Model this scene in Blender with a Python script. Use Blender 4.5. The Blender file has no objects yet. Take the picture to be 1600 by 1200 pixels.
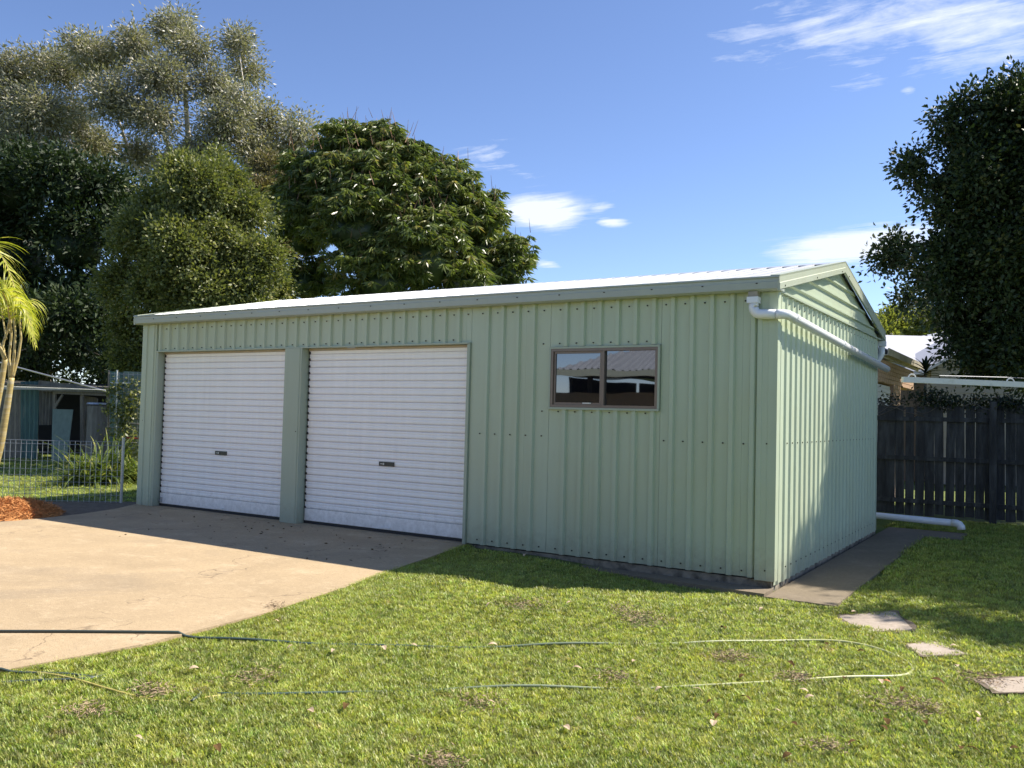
import bpy, math, random
import numpy as np
rng = np.random.default_rng(7)
random.seed(7)
sc = bpy.context.scene
COL = sc.collection
rad = math.radians

# ---------------------------------------------------------------- camera, light, exposure
CF = 1370.5                       # focal length in pixels of a 1600 px wide picture
RV = np.array([.84663, .53160, .02496]); UV = np.array([-.00246, -.04300, .99907]); WV = np.array([-.53218, .84591, .03510])
CO = np.array([2.389, -8.617, 1.55])
cam_d = bpy.data.cameras.new('camera'); cam = bpy.data.objects.new('camera', cam_d); COL.objects.link(cam)
cam_d.sensor_width = 36; cam_d.lens = 36 * CF / 1600; cam_d.clip_start = .05; cam_d.clip_end = 3000
from mathutils import Matrix, Vector
cam.matrix_world = Matrix(((RV[0], UV[0], -WV[0], CO[0]), (RV[1], UV[1], -WV[1], CO[1]), (RV[2], UV[2], -WV[2], CO[2]), (0, 0, 0, 1)))
sc.camera = cam
SUN = Vector((.60, .62, 1.0)).normalized()          # towards the sun
sun_d = bpy.data.lights.new('sun', 'SUN'); sun_o = bpy.data.objects.new('sun', sun_d); COL.objects.link(sun_o)
sun_d.energy = 5.0; sun_d.angle = rad(.53); sun_d.color = (1, .93, .82)
sun_o.rotation_euler = SUN.to_track_quat('Z', 'Y').to_euler(); sun_o.location = (0, 0, 30)
SUN_EL = math.asin(SUN.z); SUN_ROT = math.atan2(SUN.x, SUN.y)
sc.view_settings.view_transform = 'Standard'; sc.view_settings.look = 'None'
sc.view_settings.exposure = 0.90; sc.view_settings.gamma = 1; sc.view_settings.use_curve_mapping = False
sc.render.film_transparent = False
sc.cycles.max_bounces = 8; sc.cycles.transparent_max_bounces = 8

def at(px, py, F):                 # the point at forward distance F behind a pixel of the 1600x1200 picture
    return CO + F * (WV + RV * (px - 800) / CF - UV * (py - 600) / CF)
def gnd(px, py, z=0.):
    d = WV + RV * (px - 800) / CF - UV * (py - 600) / CF
    return CO + d * (z - CO[2]) / d[2]
def sky_dir(px, py):
    d = WV + RV * (px - 800) / CF - UV * (py - 600) / CF
    return d / np.linalg.norm(d)
RX = np.array([.8469, .5318, 0]); FY = np.array([-.5318, .8469, 0]); UZ = np.array([0, 0, 1.])

# world
wd = bpy.data.worlds.new('World'); sc.world = wd; wd.use_nodes = True
nt = wd.node_tree; N = nt.nodes; LK = nt.links; N.clear()
sky = N.new('ShaderNodeTexSky'); sky.sky_type = 'NISHITA'; sky.sun_disc = False
sky.sun_elevation = SUN_EL; sky.sun_rotation = SUN_ROT; sky.air_density = .75; sky.dust_density = .15; sky.ozone_density = 3.0
bg = N.new('ShaderNodeBackground'); bg.inputs['Strength'].default_value = .118
wo = N.new('ShaderNodeOutputWorld'); LK.new(bg.outputs[0], wo.inputs[0])
tc = N.new('ShaderNodeTexCoord')
def vmath(op, a, b=None):
    n = N.new('ShaderNodeVectorMath'); n.operation = op
    for i, v in enumerate((a, b)):
        if v is None: continue
        if hasattr(v, 'links'): LK.new(v, n.inputs[i])
        else: n.inputs[i].default_value = v
    return n.outputs['Value'] if op in ('DOT_PRODUCT', 'LENGTH') else n.outputs[0]
def fmath(op, a, b=0., c=None, clamp=False):
    n = N.new('ShaderNodeMath'); n.operation = op; n.use_clamp = clamp
    for i, v in enumerate((a, b, c)):
        if v is None: continue
        if hasattr(v, 'links'): LK.new(v, n.inputs[i])
        else: n.inputs[i].default_value = v
    return n.outputs[0]
D = vmath('NORMALIZE', tc.outputs['Generated'])
# clouds on a flat high layer: direction divided by height
dz = N.new('ShaderNodeSeparateXYZ'); LK.new(D, dz.inputs[0])
inv = fmath('DIVIDE', 1., fmath('MAXIMUM', dz.outputs[2], .03))
pl = N.new('ShaderNodeVectorMath'); pl.operation = 'SCALE'; LK.new(D, pl.inputs[0]); LK.new(inv, pl.inputs['Scale'])
mp = N.new('ShaderNodeMapping'); mp.inputs['Rotation'].default_value = (0, 0, .5); mp.inputs['Scale'].default_value = (.8, 2.6, 1); LK.new(pl.outputs[0], mp.inputs[0])
nz = N.new('ShaderNodeTexNoise'); nz.inputs['Scale'].default_value = 3.6; nz.inputs['Detail'].default_value = 10; nz.inputs['Roughness'].default_value = .66; nz.inputs['Distortion'].default_value = .6
LK.new(mp.outputs[0], nz.inputs['Vector'])
nz2 = N.new('ShaderNodeTexNoise'); nz2.inputs['Scale'].default_value = 13.; nz2.inputs['Detail'].default_value = 8; nz2.inputs['Roughness'].default_value = .6
mp2 = N.new('ShaderNodeMapping'); mp2.inputs['Rotation'].default_value = (0, 0, 0); mp2.inputs['Scale'].default_value = (1, 1, 2.6); LK.new(D, mp2.inputs[0]); LK.new(mp2.outputs[0], nz2.inputs['Vector'])
total = None
# (px, py, half width, half height, tilt deg, density, softness)
for (px, py, hw, hh, tl, dens, bias) in ((1500, 30, 360, 90, 6, 1.0, .0), (1300, 50, 150, 40, 14, .62, .0), (1345, 382, 115, 24, 8, 1.25, .25), (850, 332, 62, 24, -2, 1.3, .3), (955, 347, 26, 9, 0, 1.0, .15), (935, 326, 34, 11, 14, .7, .1),
                                      (780, 250, 120, 42, -12, .55, .0), (950, 300, 60, 16, 0, .35, .0), (855, 413, 30, 8, -6, .8, .1), (340, 25, 75, 26, 10, .3, .0), (1418, 142, 16, 8, 0, .8, .1), (1700, 330, 160, 60, 5, 1.0, .1), (1900, 60, 260, 120, 0, .9, .0), (-260, 200, 200, 60, 0, .5, .0)):
    c = Vector(sky_dir(px, py)); t = rad(tl)
    r0 = Vector(RV); r0 = (r0 - c * r0.dot(c)).normalized(); u0 = c.cross(r0) * -1
    if u0.z < 0: u0 = -u0
    r1 = (r0 * math.cos(t) + u0 * math.sin(t)); u1 = (u0 * math.cos(t) - r0 * math.sin(t))
    a = fmath('DIVIDE', vmath('DOT_PRODUCT', D, tuple(r1)), hw / CF)
    b = fmath('DIVIDE', vmath('DOT_PRODUCT', D, tuple(u1)), hh / CF)
    rr = fmath('ADD', fmath('MULTIPLY', a, a), fmath('MULTIPLY', b, b))
    g = fmath('POWER', 2.718, fmath('MULTIPLY', rr, -1.0))
    g = fmath('MULTIPLY', g, fmath('GREATER_THAN', vmath('DOT_PRODUCT', D, tuple(c)), 0.))
    v = fmath('MULTIPLY', g, dens)
    nn = fmath('ADD', fmath('MULTIPLY', nz.outputs[0], .55), fmath('MULTIPLY', nz2.outputs[0], .45))
    m = fmath('MULTIPLY', fmath('SUBTRACT', fmath('ADD', nn, bias * .5), fmath('SUBTRACT', .72, fmath('MULTIPLY', v, .38))), 4.2, clamp=True)
    m = fmath('MULTIPLY', m, fmath('MINIMUM', fmath('MULTIPLY', v, 2.), 1.))
    total = m if total is None else fmath('MAXIMUM', total, m)
mixc = N.new('ShaderNodeMixRGB'); LK.new(fmath('MULTIPLY', total, .92), mixc.inputs[0])
tint = N.new('ShaderNodeMixRGB'); tint.blend_type = 'MULTIPLY'; tint.inputs[0].default_value = 1; tint.inputs[2].default_value = (1.0, .95, 1.0, 1)
g1 = N.new('ShaderNodeVectorMath'); g1.operation = 'SCALE'; g1.inputs['Scale'].default_value = .2; LK.new(sky.outputs[0], g1.inputs[0])
gm = N.new('ShaderNodeGamma'); gm.inputs[1].default_value = 1.06; LK.new(g1.outputs[0], gm.inputs[0])
g2 = N.new('ShaderNodeVectorMath'); g2.operation = 'SCALE'; g2.inputs['Scale'].default_value = 4.75; LK.new(gm.outputs[0], g2.inputs[0])
LK.new(g2.outputs[0], tint.inputs[1])
LK.new(tint.outputs[0], mixc.inputs[1]); mixc.inputs[2].default_value = (4.6, 4.9, 5.5, 1)
LK.new(mixc.outputs[0], bg.inputs[0])

# ---------------------------------------------------------------- materials
def new_mat(name):
    m = bpy.data.materials.new(name); m.use_nodes = True
    nt = m.node_tree; return m, nt.nodes, nt.links, nt.nodes['Principled BSDF']
def mat(name, col, rough=.6, metal=0., spec=.5, var=.12, scale=6., bump=0., bscale=40., stretch=(1, 1, 1), col2=None, c2scale=None, c2amt=.5, trans=0.):
    """noise-varied colour, a second colour in patches, fine bump"""
    m, n, l, b = new_mat(name)
    b.inputs['Roughness'].default_value = rough; b.inputs['Metallic'].default_value = metal; b.inputs['Specular IOR Level'].default_value = spec
    g = n.new('ShaderNodeNewGeometry'); mp = n.new('ShaderNodeMapping'); mp.inputs['Scale'].default_value = stretch; l.new(g.outputs['Position'], mp.inputs[0])
    nz = n.new('ShaderNodeTexNoise'); nz.inputs['Scale'].default_value = scale; nz.inputs['Detail'].default_value = 6; nz.inputs['Roughness'].default_value = .6; l.new(mp.outputs[0], nz.inputs['Vector'])
    r = n.new('ShaderNodeValToRGB'); r.color_ramp.elements[0].position = .3; r.color_ramp.elements[1].position = .7
    r.color_ramp.elements[0].color = tuple(c * (1 - var) for c in col) + (1,); r.color_ramp.elements[1].color = tuple(min(1, c * (1 + var)) for c in col) + (1,)
    l.new(nz.outputs[0], r.inputs[0]); out = r.outputs[0]
    if col2:
        n2 = n.new('ShaderNodeTexNoise'); n2.inputs['Scale'].default_value = c2scale or scale * .4; n2.inputs['Detail'].default_value = 7; n2.inputs['Roughness'].default_value = .65; l.new(mp.outputs[0], n2.inputs['Vector'])
        r2 = n.new('ShaderNodeValToRGB'); r2.color_ramp.elements[0].position = 1 - c2amt - .08; r2.color_ramp.elements[1].position = 1 - c2amt + .12; l.new(n2.outputs[0], r2.inputs[0])
        mx = n.new('ShaderNodeMixRGB'); l.new(r2.outputs[0], mx.inputs[0]); l.new(out, mx.inputs[1]); mx.inputs[2].default_value = tuple(col2) + (1,); out = mx.outputs[0]
    l.new(out, b.inputs['Base Color'])
    if bump:
        n3 = n.new('ShaderNodeTexNoise'); n3.inputs['Scale'].default_value = bscale; n3.inputs['Detail'].default_value = 5; l.new(mp.outputs[0], n3.inputs['Vector'])
        bp = n.new('ShaderNodeBump'); bp.inputs['Strength'].default_value = 1; bp.inputs['Distance'].default_value = bump; l.new(n3.outputs[0], bp.inputs['Height']); l.new(bp.outputs[0], b.inputs['Normal'])
    return m
def leaf_mat(name, c1, c2, c3=None, rough=.45, transl=.3, spec=.4):
    m, n, l, b = new_mat(name)
    at_ = n.new('ShaderNodeAttribute'); at_.attribute_name = 'var'
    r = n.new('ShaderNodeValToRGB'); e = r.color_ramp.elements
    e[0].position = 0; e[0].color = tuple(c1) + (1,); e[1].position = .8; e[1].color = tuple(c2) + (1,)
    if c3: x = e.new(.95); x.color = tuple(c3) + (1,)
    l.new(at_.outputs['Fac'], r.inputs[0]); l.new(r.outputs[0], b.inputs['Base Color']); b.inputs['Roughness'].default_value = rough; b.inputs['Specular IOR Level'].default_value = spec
    t = n.new('ShaderNodeBsdfTranslucent'); mu = n.new('ShaderNodeMixRGB'); mu.blend_type = 'MULTIPLY'; mu.inputs[0].default_value = 1; mu.inputs[2].default_value = (1.5, 1.6, .7, 1)
    l.new(r.outputs[0], mu.inputs[1]); l.new(mu.outputs[0], t.inputs[0])
    mx = n.new('ShaderNodeMixShader'); mx.inputs[0].default_value = transl; l.new(b.outputs[0], mx.inputs[1]); l.new(t.outputs[0], mx.inputs[2]); l.new(mx.outputs[0], n['Material Output'].inputs[0])
    return m

M = {}
GREEN = (.455, .525, .385)
def painted(name, col, dirt=.35, rough=.42):
    """weathered baked paint: faint vertical streaks, dusty patches"""
    m, n, l, b = new_mat(name); b.inputs['Roughness'].default_value = rough; b.inputs['Specular IOR Level'].default_value = .4
    g = n.new('ShaderNodeNewGeometry')
    mp = n.new('ShaderNodeMapping'); mp.inputs['Scale'].default_value = (6, 6, .4); l.new(g.outputs['Position'], mp.inputs[0])
    s = n.new('ShaderNodeTexNoise'); s.inputs['Scale'].default_value = 2.2; s.inputs['Detail'].default_value = 5; l.new(mp.outputs[0], s.inputs['Vector'])
    p = n.new('ShaderNodeTexNoise'); p.inputs['Scale'].default_value = 1.3; p.inputs['Detail'].default_value = 7; p.inputs['Roughness'].default_value = .65; l.new(g.outputs['Position'], p.inputs['Vector'])
    r1 = n.new('ShaderNodeValToRGB'); r1.color_ramp.elements[0].position = .3; r1.color_ramp.elements[1].position = .75
    r1.color_ramp.elements[0].color = tuple(c * .97 for c in col) + (1,); r1.color_ramp.elements[1].color = tuple(min(1, c * 1.03) for c in col) + (1,); l.new(s.outputs[0], r1.inputs[0])
    r2 = n.new('ShaderNodeValToRGB'); r2.color_ramp.elements[0].position = .42; r2.color_ramp.elements[1].position = .75; l.new(p.outputs[0], r2.inputs[0])
    mu = n.new('ShaderNodeMath'); mu.operation = 'MULTIPLY'; mu.inputs[1].default_value = dirt; l.new(r2.outputs[0], mu.inputs[0])
    mx = n.new('ShaderNodeMixRGB'); l.new(mu.outputs[0], mx.inputs[0]); l.new(r1.outputs[0], mx.inputs[1]); mx.inputs[2].default_value = (col[0] * .95 + .02, col[1] * .88, col[2] * .72, 1)
    sz = n.new('ShaderNodeSeparateXYZ'); l.new(g.outputs['Position'], sz.inputs[0]); mr = n.new('ShaderNodeMapRange'); mr.inputs[1].default_value = .38; mr.inputs[2].default_value = .0; l.new(sz.outputs[2], mr.inputs[0])
    sp = n.new('ShaderNodeTexNoise'); sp.inputs['Scale'].default_value = 11; sp.inputs['Detail'].default_value = 8; sp.inputs['Roughness'].default_value = .8; l.new(g.outputs['Position'], sp.inputs['Vector'])
    ad = n.new('ShaderNodeMath'); ad.operation = 'MULTIPLY_ADD'; ad.inputs[1].default_value = .42; l.new(mr.outputs[0], ad.inputs[0]); l.new(sp.outputs[0], ad.inputs[2])
    rs = n.new('ShaderNodeValToRGB'); rs.color_ramp.elements[0].position = .60; rs.color_ramp.elements[1].position = .95; rs.color_ramp.elements[1].color = (.4, .4, .4, 1); l.new(ad.outputs[0], rs.inputs[0])
    mz = n.new('ShaderNodeMixRGB'); l.new(rs.outputs[0], mz.inputs[0]); l.new(mx.outputs[0], mz.inputs[1]); mz.inputs[2].default_value = (.24, .21, .15, 1)
    l.new(mz.outputs[0], b.inputs['Base Color'])
    bp = n.new('ShaderNodeBump'); bp.inputs['Strength'].default_value = .25; bp.inputs['Distance'].default_value = .02; l.new(p.outputs[0], bp.inputs['Height']); l.new(bp.outputs[0], b.inputs['Normal'])
    return m
M['green'] = painted('green_paint', GREEN)
M['green_flash'] = painted('green_flashing', (.38, .435, .33), .2)
M['gutter'] = painted('gutter_paint', (.37, .41, .36), .15, .35)
M['barge'] = painted('barge_paint', (.42, .46, .36), .3, .4)
M['roof'] = mat('zinc_roof', (.50, .52, .54), .38, .35, var=.06, scale=3)
M['door'] = painted('door_white', (.94, .925, .895), .06, .4)
M['door_groove'] = mat('door_groove_brown', (.55, .46, .42), .7, var=.2)  # browner tone for the lines between slats
M['tan'] = mat('tan_aluminium', (.42, .33, .22), .4, .2)
M['bronze'] = mat('bronze_frame', (.20, .155, .12), .4, .3, var=.06)
M['black'] = mat('black_plastic', (.015, .015, .017), .35)
M['rubber'] = mat('dark_seal', (.03, .028, .027), .8)
M['screw'] = mat('screw_head', (.03, .025, .02), .7)
M['pvc'] = mat('white_pvc', (.78, .79, .80), .3, var=.04, col2=(.6, .6, .56), c2scale=3, c2amt=.3)
M['steel'] = mat('galvanised_steel', (.42, .43, .44), .4, .7, var=.15, scale=20)
M['slab'] = mat('old_slab', (.27, .23, .17), .9, var=.3, scale=9, bump=.01, bscale=30, col2=(.07, .06, .045), c2scale=5, c2amt=.45)
M['inside'] = mat('interior_shade', (.04, .04, .045), .9)  # near-black: the shade of openings and recesses is put into the colour

# driveway: warm worn concrete with exposed grit, stains and faint cracks
def concrete(name, col, crack=True, dark=(.20, .165, .125), gritd=.45):
    m, n, l, b = new_mat(name); b.inputs['Roughness'].default_value = .85; b.inputs['Specular IOR Level'].default_value = .25
    g = n.new('ShaderNodeNewGeometry')
    def noise(s, d=6, ro=.6, dist=0):
        t = n.new('ShaderNodeTexNoise'); t.inputs['Scale'].default_value = s; t.inputs['Detail'].default_value = d; t.inputs['Roughness'].default_value = ro; t.inputs['Distortion'].default_value = dist; l.new(g.outputs['Position'], t.inputs['Vector']); return t.outputs[0]
    def ramp(v, p0, p1, c0=(0, 0, 0, 1), c1=(1, 1, 1, 1)):
        r = n.new('ShaderNodeValToRGB'); r.color_ramp.elements[0].position = p0; r.color_ramp.elements[1].position = p1; r.color_ramp.elements[0].color = c0; r.color_ramp.elements[1].color = c1; l.new(v, r.inputs[0]); return r.outputs[0]
    def mix(f, a, c, amt=1.):
        mu = n.new('ShaderNodeMath'); mu.operation = 'MULTIPLY'; mu.inputs[1].default_value = amt; l.new(f, mu.inputs[0])
        x = n.new('ShaderNodeMixRGB'); l.new(mu.outputs[0], x.inputs[0]); l.new(a, x.inputs[1])
        if hasattr(c, 'links'): l.new(c, x.inputs[2])
        else: x.inputs[2].default_value = c
        return x.outputs[0]
    base = ramp(noise(1.1, 8, .7, .3), .3, .7, tuple(c * .86 for c in col) + (1,), tuple(c * 1.13 for c in col) + (1,))
    base = mix(ramp(noise(2.3, 9, .75), .52, .66), base, (min(1, col[0] * 1.35), min(1, col[1] * 1.4), min(1, col[2] * 1.5), 1), .6)
    base = mix(ramp(noise(.55, 6, .65, .5), .54, .72), base, dark + (1,), .5)
    base = mix(ramp(noise(95, 3), .54, .64), base, tuple(c * .40 for c in col) + (1,), gritd)
    base = mix(ramp(noise(26, 5, .7), .54, .66), base, tuple(c * .62 for c in col) + (1,), .5)
    base = mix(ramp(noise(19, 6, .75), .56, .66), base, (min(1, col[0] * 1.45), min(1, col[1] * 1.5), min(1, col[2] * 1.6), 1), .5)
    base = mix(ramp(noise(150, 2), .60, .68), base, (min(1, col[0] * 1.6), min(1, col[1] * 1.6), min(1, col[2] * 1.65), 1), .55)
    base = mix(ramp(noise(7, 9, .75), .66, .72), base, (.10, .08, .06, 1), .35)
    if crack:
        v = n.new('ShaderNodeTexVoronoi'); v.feature = 'DISTANCE_TO_EDGE'; v.inputs['Scale'].default_value = .33
        wv = n.new('ShaderNodeTexNoise'); wv.inputs['Scale'].default_value = 2.2; wv.inputs['Detail'].default_value = 6; l.new(g.outputs['Position'], wv.inputs['Vector'])
        ad = n.new('ShaderNodeMixRGB'); ad.blend_type = 'LINEAR_LIGHT'; ad.inputs[0].default_value = .55; l.new(g.outputs['Position'], ad.inputs[1]); l.new(wv.outputs['Color'], ad.inputs[2]); l.new(ad.outputs[0], v.inputs['Vector'])
        inv_ = ramp(v.outputs[0], .0, .0026, (1, 1, 1, 1), (0, 0, 0, 1))
        gate = ramp(noise(.8, 3), .47, .55); mm = n.new('ShaderNodeMath'); mm.operation = 'MULTIPLY'; l.new(inv_, mm.inputs[0]); l.new(gate, mm.inputs[1])
        base = mix(mm.outputs[0], base, (.09, .065, .045, 1), .8)
    l.new(base, b.inputs['Base Color'])
    bp = n.new('ShaderNodeBump'); bp.inputs['Strength'].default_value = .8; bp.inputs['Distance'].default_value = .004; l.new(noise(90, 4), bp.inputs['Height']); l.new(bp.outputs[0], b.inputs['Normal'])
    return m
M['drive'] = concrete('driveway_concrete', (.41, .308, .187))
M['path'] = concrete('path_concrete', (.20, .16, .11), False, (.07, .06, .05), .3)
M['stone'] = concrete('stepping_stone_concrete', (.36, .30, .24), False, (.15, .12, .09), .3)

def lawn_mat(name, blade):
    m, n, l, b = new_mat(name); b.inputs['Roughness'].default_value = .42 if blade else .9; b.inputs['Specular IOR Level'].default_value = .35
    g = n.new('ShaderNodeNewGeometry')
    def noise(s, d=5, ro=.6):
        t = n.new('ShaderNodeTexNoise'); t.inputs['Scale'].default_value = s; t.inputs['Detail'].default_value = d; t.inputs['Roughness'].default_value = ro; l.new(g.outputs['Position'], t.inputs['Vector']); return t.outputs[0]
    def ramp(v, p0, p1, c0=(0, 0, 0, 1), c1=(1, 1, 1, 1)):
        r = n.new('ShaderNodeValToRGB'); r.color_ramp.elements[0].position = p0; r.color_ramp.elements[1].position = p1; r.color_ramp.elements[0].color = c0; r.color_ramp.elements[1].color = c1; l.new(v, r.inputs[0]); return r.outputs[0]
    k = 1. if blade else .5
    c = ramp(noise(1.4), .35, .68, (.20 * k, .30 * k, .045 * k, 1), (.38 * k, .47 * k, .08 * k, 1))
    f = ramp(noise(45 if blade else 60, 3), .42, .66)
    x = n.new('ShaderNodeMixRGB'); l.new(f, x.inputs[0]); l.new(c, x.inputs[1]); x.inputs[2].default_value = (.52 * k, .54 * k, .20 * k, 1) if blade else (.07, .08, .025, 1)
    f2 = ramp(noise(4.5, 7, .75), .60, .72); y = n.new('ShaderNodeMixRGB'); l.new(f2, y.inputs[0]); l.new(x.outputs[0], y.inputs[1]); y.inputs[2].default_value = (.40, .31, .17, 1) if blade else (.16, .12, .07, 1)
    if blade:            # blades differ from tuft to tuft
        oi = n.new('ShaderNodeObjectInfo'); hv = n.new('ShaderNodeHueSaturation'); mr = n.new('ShaderNodeMapRange'); mr.inputs[3].default_value = .38; mr.inputs[4].default_value = 1.3; l.new(oi.outputs['Random'], mr.inputs[0]); l.new(mr.outputs[0], hv.inputs['Value'])
        m2 = n.new('ShaderNodeMath'); m2.operation = 'MULTIPLY'; m2.inputs[1].default_value = 7.31; l.new(oi.outputs['Random'], m2.inputs[0]); m3 = n.new('ShaderNodeMath'); m3.operation = 'FRACT'; l.new(m2.outputs[0], m3.inputs[0])
        m4 = n.new('ShaderNodeMapRange'); m4.inputs[3].default_value = .465; m4.inputs[4].default_value = .515; l.new(m3.outputs[0], m4.inputs[0]); l.new(m4.outputs[0], hv.inputs['Hue']); l.new(y.outputs[0], hv.inputs['Color']); y = hv
    l.new(y.outputs[0], b.inputs['Base Color'])
    if blade:
        t = n.new('ShaderNodeBsdfTranslucent'); mu = n.new('ShaderNodeMixRGB'); mu.blend_type = 'MULTIPLY'; mu.inputs[0].default_value = 1; mu.inputs[2].default_value = (1.5, 1.5, .9, 1); l.new(y.outputs[0], mu.inputs[1]); l.new(mu.outputs[0], t.inputs[0])
        mx = n.new('ShaderNodeMixShader'); mx.inputs[0].default_value = .4; l.new(b.outputs[0], mx.inputs[1]); l.new(t.outputs[0], mx.inputs[2]); l.new(mx.outputs[0], n['Material Output'].inputs[0])
    else:
        bp = n.new('ShaderNodeBump'); bp.inputs['Distance'].default_value = .03; l.new(noise(25, 6, .7), bp.inputs['Height']); l.new(bp.outputs[0], b.inputs['Normal'])
    return m
M['lawn'] = lawn_mat('lawn_ground', False); M['grass'] = lawn_mat('grass_blade', True)
M['deadgrass'] = mat('dead_grass', (.33, .24, .15), .9, var=.4, scale=60)
M['dirt'] = mat('bare_dirt', (.13, .10, .07), .95, var=.35, scale=8, bump=.02, bscale=30, col2=(.22, .17, .11), c2scale=12, c2amt=.4)
M['bark_grey'] = mat('grey_bark', (.13, .11, .09), .9, var=.35, scale=6, bump=.02, bscale=12)
M['bark_white'] = mat('pale_bark', (.60, .53, .45), .8, var=.18, scale=3, bump=.01, bscale=10)
M['l_mango'] = leaf_mat('mango_leaf', (.045, .078, .024), (.18, .215, .055), (.32, .26, .11), .36, .30, .5)
M['l_bush'] = leaf_mat('bushy_leaf', (.05, .075, .024), (.20, .215, .07), (.34, .32, .12), .45, .28, .4)
M['l_dark'] = leaf_mat('dark_leaf', (.012, .024, .008), (.032, .055, .016), (.06, .075, .03), .55, .15, .3)
M['l_euc'] = leaf_mat('gum_leaf', (.13, .13, .095), (.31, .30, .22), (.54, .47, .37), .45, .22, .5)
M['l_brown'] = leaf_mat('olive_leaf', (.09, .085, .045), (.22, .19, .09), (.30, .22, .12), .5, .2, .4)
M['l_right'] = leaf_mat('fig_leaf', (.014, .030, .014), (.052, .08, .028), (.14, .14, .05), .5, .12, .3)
M['l_far'] = leaf_mat('far_leaf', (.10, .13, .035), (.25, .26, .07), (.3, .3, .1), .5, .35)
M['l_palm'] = leaf_mat('palm_leaf', (.20, .24, .03), (.46, .45, .07), (.62, .55, .13), .4, .4)
M['l_strap'] = leaf_mat('strap_leaf', (.045, .075, .018), (.14, .18, .045), (.30, .29, .1), .4, .3)
M['l_vine'] = leaf_mat('vine_leaf', (.012, .025, .010), (.035, .05, .02), (.06, .05, .03), .5, .2)
M['cane'] = mat('palm_cane', (.42, .33, .13), .5, var=.25, scale=5, stretch=(1, 1, 6), col2=(.5, .45, .32), c2scale=3, c2amt=.4)
M['mulch'] = mat('orange_mulch', (.50, .22, .07), .9, var=.4, scale=50)
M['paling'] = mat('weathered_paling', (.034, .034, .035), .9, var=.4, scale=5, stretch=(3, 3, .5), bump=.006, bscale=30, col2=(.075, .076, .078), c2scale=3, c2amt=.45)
M['brick'] = mat('tan_brick', (.42, .27, .17), .85, var=.15, scale=9)
M['fascia'] = mat('aged_fascia', (.40, .35, .26), .7, var=.15, col2=(.24, .22, .18), c2scale=3, c2amt=.45)
M['cream'] = mat('cream_board', (.27, .25, .22), .7, var=.08)
M['offwhite'] = mat('off_white_paint', (.66, .66, .62), .45, var=.06, scale=6, col2=(.5, .5, .44), c2scale=6, c2amt=.35)
M['whiteroof'] = mat('light_roof', (.46, .46, .49), .5, var=.05)
M['teal'] = mat('teal_sheet', (.08, .15, .135), .6, var=.25, scale=4, stretch=(4, 4, .6), col2=(.22, .24, .20), c2scale=3, c2amt=.35)
M['rust'] = mat('weathered_iron', (.17, .155, .13), .6, .3, var=.3, scale=5, stretch=(2, 2, .5), col2=(.14, .09, .06), c2scale=4, c2amt=.35)
M['mint'] = mat('pale_green_board', (.18, .23, .18), .7, var=.15, scale=4, stretch=(3, 3, .7))
M['timber'] = mat('old_timber', (.22, .19, .15), .85, var=.25, stretch=(5, 5, 1))
M['tanwall'] = mat('tan_rendered_wall', (.24, .195, .14), .8, var=.05)
M['tile_dark'] = mat('shaded_soffit_paint', (.30, .31, .30), .7)

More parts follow.
